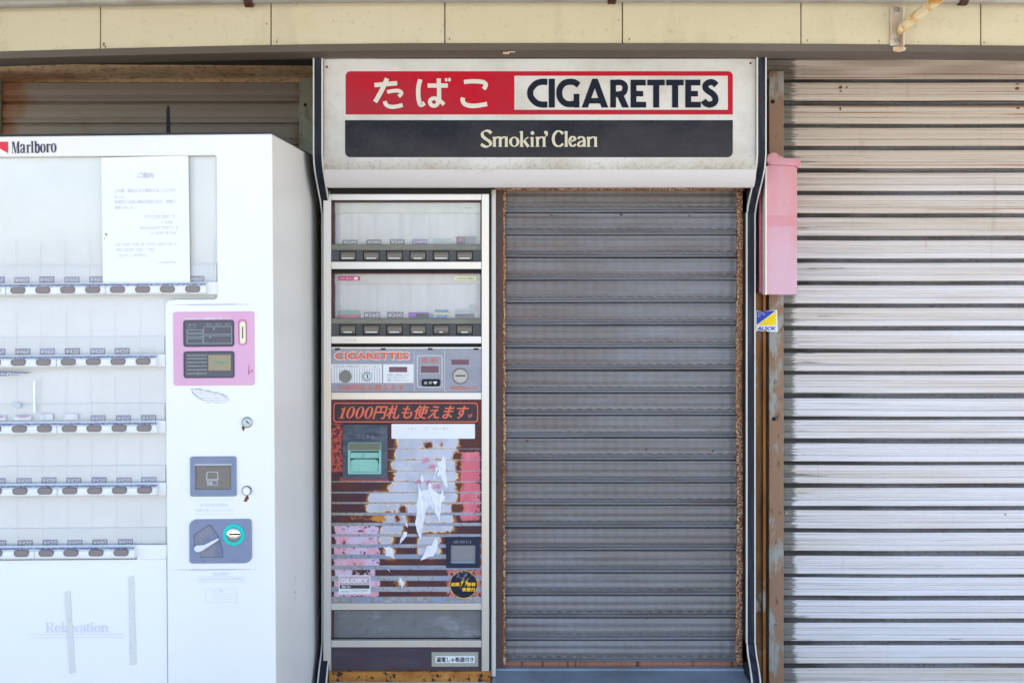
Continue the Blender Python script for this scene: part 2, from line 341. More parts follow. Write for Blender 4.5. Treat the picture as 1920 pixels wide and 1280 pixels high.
class MB:
    def __init__(s): s.v, s.f, s.m = [], [], []
    def add(s, vs, fs, mi=0):
        o = len(s.v); s.v += [tuple(p) for p in vs]; s.f += [tuple(i + o for i in f) for f in fs]; s.m += [mi] * len(fs); return s
    def box(s, x0, x1, y0, y1, z0, z1, mi=0):
        v = [(x0, y0, z0), (x1, y0, z0), (x1, y1, z0), (x0, y1, z0), (x0, y0, z1), (x1, y0, z1), (x1, y1, z1), (x0, y1, z1)]
        return s.add(v, [(0, 1, 5, 4), (1, 2, 6, 5), (2, 3, 7, 6), (3, 0, 4, 7), (4, 5, 6, 7), (3, 2, 1, 0)], mi)
    def pbox(s, a, b, c, d, yf, yb, mi=0):           # photo px a..b across, c..d down, measured on the front face
        return s.box(X(a, yf), X(b, yf), yf, yb, Z(d, yf), Z(c, yf), mi)
    def prism(s, pts, yf, yb, mi=0, px=True):
        p = [(X(a, yf), Z(b, yf)) for a, b in pts] if px else list(pts)
        if loop_area(p) < 0: p = p[::-1]
        n = len(p)
        v = [(x, yf, z) for x, z in p] + [(x, yb, z) for x, z in p]
        f = [tuple(range(n)), tuple(range(2 * n - 1, n - 1, -1))] + [((i + 1) % n, i, i + n, (i + 1) % n + n) for i in range(n)]
        return s.add(v, f, mi)
    def ring(s, po, pi, yf, yb, mi=0):               # frame between two outlines with the same number of points
        n = len(po)
        def pt(a, y): return [(X(u, yf), y, Z(w, yf)) for u, w in a]
        v = pt(po, yf) + pt(pi, yf) + pt(po, yb) + pt(pi, yb)
        f = []
        for i in range(n):
            j = (i + 1) % n
            f += [(i, j, n + j, n + i), (2 * n + i, 2 * n + j, j, i), (n + i, n + j, 3 * n + j, 3 * n + i), (3 * n + i, 3 * n + j, 2 * n + j, 2 * n + i)]
        return s.add(v, f, mi)
    def lathe(s, cx, cy, prof, yref, n=28, mi=0):    # turned about the y axis; prof = [(radius px, y)]
        k = f_(yref); x0, z0 = X(cx, yref), Z(cy, yref)
        v, f = [], []
        for r, y in prof:
            for i in range(n):
                a = 2 * math.pi * i / n
                v.append((x0 + r * k * math.cos(a), y, z0 + r * k * math.sin(a)))
        for j in range(len(prof) - 1):
            for i in range(n):
                f.append((j * n + i, j * n + (i + 1) % n, (j + 1) * n + (i + 1) % n, (j + 1) * n + i))
        f.append(tuple(range(n))[::-1]); f.append(tuple(range((len(prof) - 1) * n, len(prof) * n)))
        return s.add(v, f, mi)
    def tube(s, pts, r, n=14, mi=0):
        pts = [Vector(p) for p in pts]
        v, f = [], []
        for k, p in enumerate(pts):
            d = (pts[min(k + 1, len(pts) - 1)] - pts[max(k - 1, 0)]).normalized()
            u = d.cross(Vector((0, 0, 1)));  u = u.normalized() if u.length > 1e-4 else Vector((1, 0, 0))
            w = u.cross(d).normalized()
            rr = r[k] if isinstance(r, (list, tuple)) else r
            for i in range(n):
                a = 2 * math.pi * i / n
                v.append(p + u * rr * math.cos(a) + w * rr * math.sin(a))
        for k in range(len(pts) - 1):
            for i in range(n):
                f.append((k * n + i, k * n + (i + 1) % n, (k + 1) * n + (i + 1) % n, (k + 1) * n + i))
        f.append(tuple(range(n))[::-1]); f.append(tuple(range((len(pts) - 1) * n, len(pts) * n)))
        return s.add(v, f, mi)
    def sheet(s, pts, y, mi=0):                      # flat print
        p = [(X(a, y), Z(b, y)) for a, b in pts]
        if loop_area(p) < 0: p = p[::-1]
        return s.add([(x, y, z) for x, z in p], [tuple(range(len(p)))], mi)
    def build(s, name, m, parent=None, bevel=0.0, smooth=False, seg=2):
        me = bpy.data.meshes.new(name)
        me.from_pydata(s.v, [], s.f)
        for mm in (m if isinstance(m, (list, tuple)) else [m]): me.materials.append(mm)
        me.polygons.foreach_set('material_index', s.m)
        if smooth: me.polygons.foreach_set('use_smooth', [True] * len(me.polygons))
        me.update()
        return link(bpy.data.objects.new(name, me), parent, bevel, seg)

PIV = {}
def link(o, parent=None, bevel=0.0, seg=2):
    COL.objects.link(o)
    if parent is not None:
        o.parent = parent
        o.matrix_parent_inverse = Matrix.Translation(PIV[parent.name]).inverted() if parent.name in PIV else Matrix.Identity(4)
    if bevel:
        b = o.modifiers.new('bevel', 'BEVEL'); b.width = bevel; b.segments = seg; b.limit_method = 'ANGLE'; b.angle_limit = math.radians(40)
        b.harden_normals = False
    return o
def thing(name, label, cat, loc, group=None):
    o = bpy.data.objects.new(name, None); COL.objects.link(o); o.location = loc; o.empty_display_size = .1
    PIV[o.name] = Vector(loc)
    return tag(o, label, cat, group)
def tag(o, label, cat, group=None):
    o['label'] = label; o['category'] = cat
    if group: o['group'] = group
    return o
def copy_to(o, dx, dy, dz, parent=None):
    c = o.copy(); COL.objects.link(c)
    c.location = (o.location.x + dx, o.location.y + dy, o.location.z + dz)
    return c
def R(a, b, c, d): return [(a, c), (b, c), (b, d), (a, d)]
def RR(a, b, c, d, r, n=5, rs=None):
    """rounded outline; rs = radii at top-left, top-right, bottom-right, bottom-left"""
    rs = rs or (r, r, r, r)
    out = []
    for (cx, cy, st, q) in ((a + rs[0], c + rs[0], 180, rs[0]), (b - rs[1], c + rs[1], 270, rs[1]), (b - rs[2], d - rs[2], 0, rs[2]), (a + rs[3], d - rs[3], 90, rs[3])):
        for i in range(n + 1):
            t = math.radians(st + 90 * i / n)
            out.append((cx + q * math.cos(t), cy + q * math.sin(t)))
    if any(q == 0 for q in rs):
        o2 = []
        for p in out:
            if not o2 or (abs(p[0] - o2[-1][0]) + abs(p[1] - o2[-1][1])) > 1e-6: o2.append(p)
        out = o2
    return out
def disc(cx, cy, r, n=28): return [(cx + r * math.cos(2 * math.pi * i / n), cy + r * math.sin(2 * math.pi * i / n)) for i in range(n)]

def spline(pts, n=6):
    if len(pts) < 3: return list(pts)
    p = [pts[0]] + list(pts) + [pts[-1]]
    out = []
    for i in range(1, len(p) - 2):
        for k in range(n):
            t = k / n
            out.append(tuple(0.5 * ((2 * p[i][j]) + (-p[i - 1][j] + p[i + 1][j]) * t + (2 * p[i - 1][j] - 5 * p[i][j] + 4 * p[i + 1][j] - p[i + 2][j]) * t * t
                       + (-p[i - 1][j] + 3 * p[i][j] - 3 * p[i + 1][j] + p[i + 2][j]) * t ** 3) for j in (0, 1)))
    out.append(pts[-1])
    return out

class Pen:
    """lettering drawn with strokes; coordinates (u, v) map to photo px as ox + u/s, oy + v/s"""
    def __init__(s, ox, oy, sc, y): s.ox, s.oy, s.sc, s.y, s.mb, s.k = ox, oy, sc, y, MB(), 0
    def _y(s): s.k += 1; return s.y - 0.00003 * s.k
    def done(s, name, m, parent):
        o = s.mb.build(name, m, parent); s.mb = MB(); return o
    def m(s, p): return (s.ox + p[0] / s.sc, s.oy + p[1] / s.sc)
    def poly(s, pts, mi=0): s.mb.sheet([s.m(p) for p in pts], s._y(), mi)
    def rect(s, a, b, c, d, mi=0): s.poly(R(a, b, c, d), mi)
    def stroke(s, pts, w, thin=None, curve=True, mi=0, nib=0.0):
        """even stroke of width w, or a broad-nib one: thin along the nib, w across it"""
        p = spline(pts) if curve else list(pts)
        n = len(p); Lp, Rp = [], []
        for i in range(n):
            a, b = p[max(i - 1, 0)], p[min(i + 1, n - 1)]
            dx, dy = b[0] - a[0], b[1] - a[1]; l = math.hypot(dx, dy) or 1
            ww = w
            if thin is not None:
                ang = math.atan2(dy, dx) - nib
                ww = thin + (w - thin) * abs(math.sin(ang)) ** 0.9
            nx, ny = -dy / l * ww / 2, dx / l * ww / 2
            Lp.append((p[i][0] + nx, p[i][1] + ny)); Rp.append((p[i][0] - nx, p[i][1] - ny))
        y = s._y()
        v = [(X(a, y), y, Z(b, y)) for a, b in map(s.m, Lp + Rp)]
        s.mb.add(v, [(i, i + 1, n + i + 1, n + i) for i in range(n - 1)], mi)
    def oval(s, cx, cy, rx, ry, w, thin):
        y = s._y(); n = 28; po, pi = [], []
        for i in range(n):
            t = 2 * math.pi * i / n
            po.append(s.m((cx + (rx + w / 2) * math.cos(t), cy + (ry + thin / 2) * math.sin(t))))
            pi.append(s.m((cx + (rx - w / 2) * math.cos(t), cy + (ry - thin / 2) * math.sin(t))))
        v = [(X(a, y), y, Z(b, y)) for a, b in po + pi]
        s.mb.add(v, [(i, (i + 1) % n, n + (i + 1) % n, n + i) for i in range(n)])

_TC = {}
def glyphs(txt):
    if txt not in _TC:
        c = bpy.data.curves.new('lettering', 'FONT'); c.body = txt; c.size = 1; c.resolution_u = 4
        o = bpy.data.objects.new('lettering', c); COL.objects.link(o)
        me = bpy.data.meshes.new_from_object(o)
        v = np.array([tuple(q.co) for q in me.vertices]); f = [tuple(q.vertices) for q in me.polygons]
        bpy.data.objects.remove(o); bpy.data.curves.remove(c); bpy.data.meshes.remove(me)
        _TC[txt] = (v, f)
    return _TC[txt]
def letters(mb, txt, a, b, c, d, y, mi=0, shear=0.0, bold=0.0):
    """set txt so that it fills photo px a..b across and c..d down on the plane y"""
    v, f = glyphs(txt)
    if not len(v): return
    u = v[:, 0] + shear * v[:, 1]; w = v[:, 1]
    u = (u - u.min()) / (u.max() - u.min()); w = (w - w.min()) / max(w.max() - w.min(), 1e-6)
    offs = [(0, 0)] if not bold else [(-bold, 0), (bold, 0), (0, bold * .6), (0, -bold * .6)]
    for k, (ox, oy) in enumerate(offs):
        yy = y - 0.00003 * k
        mb.add([(X(a + (b - a) * p + ox, yy), yy, Z(d - (d - c) * q + oy, yy)) for p, q in zip(u, w)], f, mi)

# ================================================================== setting
gp = MB(); gp.box(-14, 14, -3.2, 6, -0.2, 0.0); gpo = gp.build('pavement', M_pave); gpo['kind'] = 'structure'
gr = MB(); gr.box(-400, 400, -800, -3.2, -0.3, -0.12); gro = gr.build('road', M_road); gro['kind'] = 'structure'
gf = MB(); gf.box(-400, 400, -3.6, -3.2, -0.119, -0.005)
gfo = gf.build('kerb', M_pave, bevel=.01); gfo['kind'] = 'structure'
gg = MB(); gg.box(-400, -14, -3.2, 300, -0.4, -0.01); gg.box(14, 400, -3.2, 300, -0.4, -0.01); gg.box(-14, 14, 6, 300, -.4, -.01)
ggo = gg.build('ground', M_pave); ggo['kind'] = 'structure'

# ------------------------------------------------------------------ building
FY = -0.16
bld = thing('shop_building', 'old shop building front with a row of cream fascia panels above the shutters', 'building', (0, .6, 0))
MB().box(-5, 2.6, .42, .7, 0, 2.62).build('wall', M_wall, bld)
MB().box(-5, 2.6, -.10, 6.0, 2.625, 3.5).build('upper_storey', M_wall, bld)
MB().box(-5, 2.6, -.10, .415, Z(40, -.1), 2.62).build('lintel', M_wall, bld)
seams = [-470, -140, 188, 508, 834, 1167, 1502, 1839, 2175, 2500]
def fasc_bottom(px): return 82 + 15.5 * max(0.0, (800 - px) / 800.0) ** 1.5 + 5 * max(0.0, (px - 1200) / 720.0) ** 1.6
for i in range(len(seams) - 1):
    a, b = seams[i] + 1.0, seams[i + 1] - 1.0
    yj = random.uniform(-.0012, .0012)
    pts = [(a, -60), (b, -60), (b, fasc_bottom(b)), (a, fasc_bottom(a))]
    MB().prism(pts, FY + yj, FY + .02).build('fascia_panel', M_cream, bld, bevel=.0015)
pts = [(p, fasc_bottom(p) - 6) for p in range(-470, 2501, 90)]
MB().prism([(-470, -70), (2500, -70)] + pts[::-1], FY + .022, FY + .05).build('fascia_backing', M_seam, bld)
# brown angle trim under the panels: front face and underside
tm = MB()
ps = list(range(-480, 2521, 60))
prof = [(0, FY - .004), (13.0, FY - .004), (14.5, FY + .0), (19.5, FY + .030), (19.5, FY + .052), (0, FY + .052)]
vv, ff = [], []
for p in ps:
    for dy_, yy in prof: vv.append((X(p, FY), yy, Z(fasc_bottom(p) + dy_, FY)))
n = len(prof)
for i in range(len(ps) - 1):
    for j in range(n): ff.append((i * n + j, i * n + (j + 1) % n, (i + 1) * n + (j + 1) % n, (i + 1) * n + j))
tm.add(vv, ff); tm.build('fascia_trim', M_trim, bld)
# soffit behind the trim
MB().box(-3, 2.4, FY + .053, .415, Z(84, -.1), Z(42, -.1)).build('soffit', M_seam, bld)
sc_ = MB()
for (a, b, c, d) in ((943, 955, 97.5, 102), (952, 966, 96.5, 98.5)): sc_.pbox(a, b, c, d, FY - .0065, FY - .0042)
sc_.build('paint_drip', M_bracket, bld, bevel=.0008)

M_scuff = mat('fascia_scuff', A(150, 122, 84), .8)
for (cx, cy, w, h) in ((194, 83, 2.0, 4.5), (197, 88, 1.2, 2.5), (519, 79, 1.4, 3.0), (520, 73, .9, 1.4), (843, 73, 1.2, 3.4), (1180, 73, 1.4, 2.6), (1179, 78, 1.0, 1.2), (1514, 76, 1.2, 2.6), (1648, 77, 1.6, 1.6), (1649, 82, 1.0, 1.0), (1722, 79, .9, 1.6), (1846, 80, 1.0, 1.8), (1160, 38, 1.2, 1.2), (500, 45, 1.4, 1.6)):
    q_ = [(cx + w * math.cos(i * .63) * random.uniform(.5, 1.2), cy + h * math.sin(i * .63) * random.uniform(.5, 1.2)) for i in range(10)]
    MB().prism(q_, FY - .0022, FY - .0002).build('scuff', M_scuff, bld)
# ------------------------------------------------------------------ awning pipe, bracket and awning
pw = thing('awning_pipe', 'grey galvanised pipe along the top of the cream fascia', 'pipe', (0, -.2, Z(2, -.2)))
ptp = [(X(p, -.19), -.19, Z(-5.5 + (fasc_bottom(p) - 82) * .75, -.19)) for p in range(-400, 2500, 100)]
MB().tube(ptp, .0135, 16).build('tube', M_pipe, pw, smooth=True)
for cx, cy in ((467, 0), (1147, -6), (1805, -3)):
    MB().tube([P(cx - 8, cy, -.19), P(cx + 8, cy, -.19)], .0185, 18).build('clamp', M_clamp, pw, bevel=.003)
br = thing('awning_bracket', 'pale painted wall bracket with rusty yellow stay rod on the fascia', 'bracket', P(1680, 88, FY))
MB().prism(RR(1669, 1697, 14, 86, 3), FY - .007, FY - .0015).build('wall_plate', M_bracket, br, bevel=.001)
MB().prism([(1693, 12), (1697, 12), (1697, 86), (1693, 86)], FY - .028, FY - .0075).build('flange', M_bracket, br, bevel=.001)
for cy in (20, 77):
    MB().lathe(1679, cy, [(4.6, FY - .0072), (4.6, FY - .0095), (3.2, FY - .011), (1.2, FY - .011), (.4, FY - .0095)], FY, 16).build('bolt', M_steel, br)
MB().tube([P(1686, 62, FY - .02), P(1692, 52, FY - .03), P(1708, 38, FY - .05), P(1765, -6, FY - .16), P(1840, -60, FY - .3)], [.008, .0105, .0115, .0115, .0115], 16).build('stay_rod', M_arm, br, smooth=True)
MB().prism([(1674, 88), (1690, 86), (1700, 90), (1697, 95), (1686, 98), (1675, 96)], FY - .0085, FY - .0045).build('paint_patch', M_bracket, br, bevel=.001)
aw = thing('awning', 'beige canvas awning stretched out over the whole shop front', 'awning', (0, -.6, 2.4))
MB().add([(-3.2, -.11, 2.50), (2.3, -.11, 2.50), (2.3, -1.45, 2.32), (-3.2, -1.45, 2.32), (-3.2, -.11, 2.52), (2.3, -.11, 2.52), (2.3, -1.45, 2.34), (-3.2, -1.45, 2.34)],
         [(0, 1, 2, 3), (7, 6, 5, 4), (3, 2, 6, 7), (0, 4, 5, 1), (1, 5, 6, 2), (0, 3, 7, 4)]).build('canvas', M_awning, aw)
MB().tube([(-3.2, -1.46, 2.33), (2.3, -1.46, 2.33)], .02).build('front_bar', M_pipe, aw, smooth=True)

# ------------------------------------------------------------------ roller shutters
def slat_mesh(mb, x0, x1, ptop, pitch, prof, yb, mi_of=None, cols=2, wave=None, dent=None):
    """prof: [(fraction of pitch, y offset)] from top to bottom"""
    v, f, mm = [], [], []
    n = len(prof)
    for c in range(cols):
        x = x0 + (x1 - x0) * c / (cols - 1)
        for k, (t, dy) in enumerate(prof):
            z = ptop - pitch * t
            if wave and k in wave: z += wave[k] * abs(math.sin(math.pi * (x - x0) / .0268)) - wave[k] * .5
            if dent:
                w1, w2, w3 = dent; u_ = (x - x0)
                z += w1 * math.sin(u_ * 2.3 + w3) + w2 * .5 * math.sin(u_ * 9.1 + w3 * 2)
                dy += w2 * math.sin(u_ * 5.3 + w3 * 3) + w2 * .6 * math.sin(u_ * 17 + w3)
            v.append((x, yb + dy, z))
    for c in range(cols - 1):
        for k in range(n - 1):
            mb.add([], [], 0)
            f.append((c * n + k, c * n + k + 1, (c + 1) * n + k + 1, (c + 1) * n + k)); mm.append(mi_of(k) if mi_of else 0)
    o = len(mb.v); mb.v += v; mb.f += [tuple(i + o for i in q) for q in f]; mb.m += mm
    return mb

# right-hand shutter
SY = .10
rs = thing('roller_shutter', 'wide pale ribbed roller shutter with rust streaks beside the pink box', 'shutter', (X(1700, SY), SY, 0))
x0, x1 = X(1469, SY), X(2300, SY)
pitch = 42.15 * f_(SY)
prof = [(0, .014), (.045, .0135), (.165, .0035), (.185, .0012), (.205, 0), (.255, -.0004), (.265, .0008), (.28, -.0004), (.42, -.0006), (.43, .0006), (.445, -.0006),
        (.505, -.0006), (.515, .0007), (.53, -.0006), (.585, -.0004), (.595, .0007), (.61, -.0002), (.67, 0), (.69, .0026), (.715, .0026), (.735, -.0012),
        (.84, -.0018), (.96, -.0014), (.99, .0005), (1.0, .014)]
variants = []
for q_ in range(6):
    o = slat_mesh(MB(), x0, x1, Z(148, SY), pitch, prof, SY, mi_of=lambda k: 1 if k < 3 or k == len(prof) - 2 else 0, cols=40,
                  dent=(random.uniform(-.0011, .0011), random.uniform(.0004, .0011), random.uniform(0, 6))).build('slat', [M_rslat, M_rgroove], rs)
    o.location.z -= pitch * q_
    variants.append(o)
for i in range(6, 44):
    if Z(148, SY) - pitch * (i + 1) < .02: break
    o = variants[random.randrange(6)].copy(); COL.objects.link(o)
    o.location = (0, random.uniform(-.0010, .0010), -pitch * i + random.uniform(-.0007, .0007))
# plain header sheet, slightly wrinkled, under the trim
hm = MB(); vv, ff = [], []
nx_, nz_ = 60, 8
for i in range(nx_ + 1):
    for j in range(nz_ + 1):
        px, py = 1437 + (2300 - 1437) * i / nx_, 96 + (150 - 96) * j / nz_
        bend = .006 * math.sin(i * .31) * math.exp(-((py - 122 - 6 * math.sin(i * .13)) / 7) ** 2)
        vv.append((X(px, SY), SY - .006 + bend - .004 * (1 if py > 142 else 0), Z(py, SY)))
for i in range(nx_):
    for j in range(nz_): a = i * (nz_ + 1) + j; ff.append((a, a + 1, a + nz_ + 2, a + nz_ + 1))
hm.add(vv, ff); hm.build('header_sheet', M_rslat, rs, smooth=True)
MB().box(X(1440, SY), X(1467.5, SY), SY - .012, SY + .03, .01, Z(135, SY)).build('guide_rail', M_rguide, rs, bevel=.0015)
for cy in (191, 785):
    MB().lathe(1449 if cy == 191 else 1451, cy, [(3.8, SY - .0135), (3.8, SY - .0122)], SY - .013, 16).build('bolt_hole', M_blackp, rs)
MB().box(X(1405, SY), X(1428, SY), SY - .004, SY + .03, .01, Z(135, SY)).box(X(1428, SY), X(1433.5, SY), SY - .014, SY + .03, .01, Z(135, SY)).build('rusty_channel', M_channel, rs, bevel=.001)
MB().box(X(1433.6, SY), X(1440, SY), SY + .018, SY + .03, .01, Z(135, SY)).build('rail_slot', M_channel, rs)

for cx, cy in ((1474.5, 961), (1488, 961), (1885, 964)):
    MB().lathe(cx, cy, [(2.3, SY + .001), (2.3, SY - .002), (1.4, SY - .003), (.2, SY - .003)], SY, 12).build('rivet', M_steel, rs)
for (cx, cy, w, h) in ((1576, 164, 3.5, 3.2), (1577, 171, 2.2, 1.6), (1588, 164, 1.8, 2.4), (1576, 204, 1.6, 3.4), (1908, 166, 5, 3.0), (1908, 158, 3.5, 1.6), (1909, 203, 4, 1.8)):
    q_ = [(cx + w * math.cos(t_) * random.uniform(.7, 1.1), cy + h * math.sin(t_) * random.uniform(.6, 1.1)) for t_ in [i * .52 for i in range(12)]]
    MB().prism(q_, SY - .0026, SY - .0006).build('rust_mark', mat('rust_stain', A(112, 70, 48), .8), rs)

# left-hand shutter behind the white machine
LY = .30
ls = thing('roller_shutter', 'dim brown-grey roller shutter showing above the white machine', 'shutter', (X(280, LY), LY, 0))
x0, x1 = X(4, LY), X(561, LY)
pitch = 40.2 * f_(LY)
prof = [(0, .010), (.05, .009), (.09, .001), (.12, 0), (.45, -.002), (.70, 0), (.73, .003), (.80, .003), (.83, -.001), (.95, -.001), (.98, .004), (1.0, .010)]
base = slat_mesh(MB(), x0, x1, Z(151.5, LY), pitch, prof, LY).build('slat', M_lslat, ls)
for i in range(1, 26): copy_to(base, 0, random.uniform(-.001, .001), -pitch * i)
rp = MB(); vv, ff = [], []
cols = 24
rprof = [(92, -.05), (100, -.10), (108, -.135), (117, -.15), (124, -.145), (127, -.138), (130, -.142), (137, -.14), (143, -.12), (147, -.08), (149, -.03), (151, .008), (156, .010)]
for i in range(cols + 1):
    px = -80 + (600 + 80) * i / cols
    drop = 3.5 - 7 * (px / 590.0)
    for q, (py, yy) in enumerate(rprof): vv.append((X(px, LY), LY + yy, Z(py + (drop if q < 11 else 0), LY)))
for i in range(cols):
    for j in range(len(rprof) - 1): a = i * len(rprof) + j; ff.append((a, a + 1, a + len(rprof) + 1, a + len(rprof)))
rp.add(vv, ff); rp.build('roll_cover', M_roll, ls, smooth=True)
MB().box(X(562, LY), X(600, LY), LY - .012, LY + .03, .01, Z(141, LY)).build('guide_rail', M_lguide, ls, bevel=.0015)
MB().lathe(572, 197, [(3.2, LY - .0135), (3.2, LY - .0122)], LY - .013, 14).build('bolt_hole', M_blackp, ls)
MB().box(X(-60, LY), X(4, LY), LY - .012, LY + .03, .01, Z(141, LY)).build('guide_rail', M_lguide, ls, bevel=.0015)

# centre shutter inside the kiosk
CY = .05
cs = thing('roller_shutter', 'narrow grey roller shutter closed under the sign beside the rusted vending machine', 'shutter', (X(1160, CY), CY, Z(1240, CY)))
x0, x1 = X(945, CY), X(1383, CY)
pitch = 42.15 * f_(CY)
prof = [(0, .009), (.015, .006), (.03, .0), (.10, -.0008), (.35, -.0016), (.62, -.0012), (.735, -.0002), (.785, .0052), (.85, .0056), (.865, .001), (.895, -.0004), (.955, -.0002), (.975, .003), (1.0, .009)]
variants = []
for q_ in range(5):
    o = slat_mesh(MB(), x0, x1, Z(399 - 42.15, CY), pitch, prof, CY, mi_of=lambda k: 1 if k >= 6 else 0, cols=200, wave={6: .0050 * random.uniform(.6, 1.1), 7: .0022},
                  dent=(random.uniform(-.0006, .0006), random.uniform(.0003, .0009), random.uniform(0, 6))).build('slat', [M_cslat, M_crib], cs)
    o.location.z -= pitch * q_
    variants.append(o)
for i in range(5, 21):
    o = variants[random.randrange(5)].copy(); COL.objects.link(o)
    o.location = (0, random.uniform(-.0006, .0006), -pitch * i + random.uniform(-.0005, .0005))
MB().box(X(928, CY), X(946.5, CY), CY - .022, CY + .03, Z(1247, CY), Z(356, CY)).build('guide_rail', M_guide, cs, bevel=.0012)
MB().box(X(1381, CY), X(1405, CY), CY - .010, CY + .03, Z(1252, CY), Z(356, CY)).build('guide_rail', M_guide, cs, bevel=.0012)
# flaking rust on the lip of the two guides
for (a0, a1, yv, nm) in ((943.5, 947.6, CY - .0235, 0), (1381.0, 1392.5, CY - .0118, 1)):
    fm = MB(); vv, ff = [], []; rows = 260
    for i in range(rows + 1):
        py = 360 + (1246 - 360) * i / rows
        wob = 3.0 * math.sin(i * .045) + 1.6 * math.sin(i * .37) if nm else 1.2 * math.sin(i * .2)
        l, r = a0 + (wob * .4 if nm else 0) + random.uniform(-.6, .4), a1 + wob * (.5 if nm else .4) + random.uniform(-1.2, 1.2)
        for k in range(4): vv.append((X(l + (r - l) * k / 3, yv), yv + (random.uniform(-.0012, .0) if k in (1, 2) else .0012), Z(py, yv)))
    for i in range(rows):
        for k in range(3): a = i * 4 + k; ff.append((a, a + 1, a + 5, a + 4))
    fm.add(vv, ff); fm.build('rust_flakes', M_flake, cs)
MB().box(X(928, CY), X(1405, CY), CY - .024, CY + .03, Z(358, CY), Z(345, CY)).build('head_rail', M_flake, cs, bevel=.001)
MB().box(X(946, CY), X(1381, CY), CY - .004, CY + .02, Z(1250, CY), Z(1239, CY)).build('bottom_bar', M_sillwood, cs)

for (cx, cy, w) in ((989, 826, 2.4), (1211, 842, 2.2), (1336, 845, 2.0), (1035, 404, 1.8), (1165, 403, 2.6), (1293, 405, 1.8), (948, 1122, 1.8)):
    MB().lathe(cx, cy, [(w, CY + .0), (w * .8, CY - .003), (.2, CY - .0032)], CY, 10).build('rust_spot', M_rustspot, cs)

# ------------------------------------------------------------------ kiosk surround
ks = thing('kiosk_surround', 'kiosk surround with black rubber edged side panels and grey metal sill', 'kiosk', (X(1010), .1, 0))
# front edge of the side panels in profile: forward beside the sign, back beside the shutter, forward again at the base
zt = Z(108, -.12)
edge = [(-.118, zt), (-.118, Z(270, -.118)), (-.117, Z(292, -.116)), (-.108, Z(312, -.108)), (-.088, Z(332, -.088)), (-.055, Z(356, -.055)), (-.022, Z(380, -.022)),
        (-.006, Z(398, -.006)), (0, Z(420)), (0, Z(1180)), (-.004, Z(1205)), (-.018, Z(1228, -.018)), (-.042, Z(1252, -.042)), (-.062, Z(1280, -.062)), (-.07, Z(1310, -.07)), (-.07, 0.0)]
edge = spline(edge, 3)
def side_panel(xa, xb):
    n = len(edge)
    v = []
    for x in (xa, xb):
        v += [(x, y + .004, z) for y, z in edge]
        v += [(x, .40, z) for y, z in edge]
    f = []
    for i in range(n - 1):
        f += [(i, i + 1, n + i + 1, n + i), (2 * n + i, 3 * n + i, 3 * n + i + 1, 2 * n + i + 1), (i + 1, i, 2 * n + i, 2 * n + i + 1)]
    f.append((0, n, 3 * n, 2 * n))
    o = MB().add(v, f).build('side_panel', M_blackp, ks)
    def strip(name, a, b, dy, m, par):
        vv, ff = [], []
        for y, z in edge: vv += [(a, y + .0035, z), (a, y - dy, z), (b, y - dy, z), (b, y + .0035, z)]
        for i in range(n - 1):
            for k in range(3): ff.append((i * 4 + k, i * 4 + k + 1, i * 4 + k + 5, i * 4 + k + 4))
        ob = MB().add(vv, ff).build(name, m, par)
        return ob
    w = xb - xa
    strip('rubber_edging', xa + .0035, xb - .0035, .003, M_black, o)
    strip('bead', xa, xa + .0034, .0045, M_bead, o)
    strip('bead', xb - .0034, xb, .0045, M_bead, o)
    return o
side_panel(X(587, -.12), X(605.5, -.12))
side_panel(X(1418.5, -.12), X(1437, -.12))
MB().box(X(617), X(1403), .062, .39, 0, .435).build('counter_body', M_sill, ks)
MB().box(X(922), X(1404), -.055, .06, .395, .4285).build('sill', M_sill, ks, bevel=.003)
MB().box(X(930), X(1404), CY - .0245, CY - .008, .429, Z(1246.5, CY)).build('sill_upstand', M_sill, ks, bevel=.001)
MB().box(X(917), X(1404), -.05, .058, 0, .393).build('front_panel', M_sill, ks)
MB().box(X(921.5), X(929.5), -.012, .05, .43, Z(356)).build('edge_strip', M_bead, ks, bevel=.001)
MB().box(X(606, .06), X(1404, .06), .09, .11, .43, Z(340, .09)).build('back_panel', M_dark, ks)

# ------------------------------------------------------------------ sign
GY = -.11
NY0 = -.03
sg = thing('shop_sign', 'white tobacco shop sign with red and black bands above the narrow shutter', 'sign', P(1012, 350, GY))
xa, xb = X(607, GY), X(1418.2, GY)
sp = [(GY + .02, Z(109, GY)), (GY, Z(110.5, GY)), (GY, Z(316, GY)), (GY + .0008, Z(318, GY))]
lp = [(GY + .0008, Z(318, GY)), (GY + .003, Z(325, GY)), (GY + .008, Z(335, GY)), (GY + .016, Z(344, GY + .016)), (GY + .024, Z(349.5, GY + .024)), (GY + .026, Z(351.3, GY + .026)), (GY + .05, Z(351.3, GY + .028))]
def prof_sheet(name, pr, m, smooth=False):
    v, f = [], []
    for y, z in pr: v += [(xa, y, z), (xb, y, z)]
    for i in range(len(pr) - 1): f.append((2 * i, 2 * i + 2, 2 * i + 3, 2 * i + 1))
    return MB().add(v, f).build(name, m, sg, smooth=smooth)
prof_sheet('face_panel', sp, M_sign)
prof_sheet('lower_lip', lp, M_signlip, True)
MB().box(xa + .002, xb - .002, GY + .028, .08, Z(345, GY), Z(112, GY)).build('sign_box', M_dark, sg)
MB().box(xa + .002, X(921, NY0), GY + .076, .05, Z(364, NY0), Z(345, NY0)).build('under_strip', M_dark, sg)
rp_ = RR(648, 1374, 134, 215, 0, 6, (9, 9, 0, 0))
MB().prism(rp_, GY - .0008, GY + .001).build('red_band', M_red, sg)
MB().prism(R(964.5, 1364.5, 142.5, 206), GY - .0014, GY).build('white_field', M_sign, sg)
MB().prism(RR(647, 1374, 225.5, 295, 0, 6, (0, 0, 10, 10)), GY - .0008, GY + .001).build('black_band', M_navy, sg)
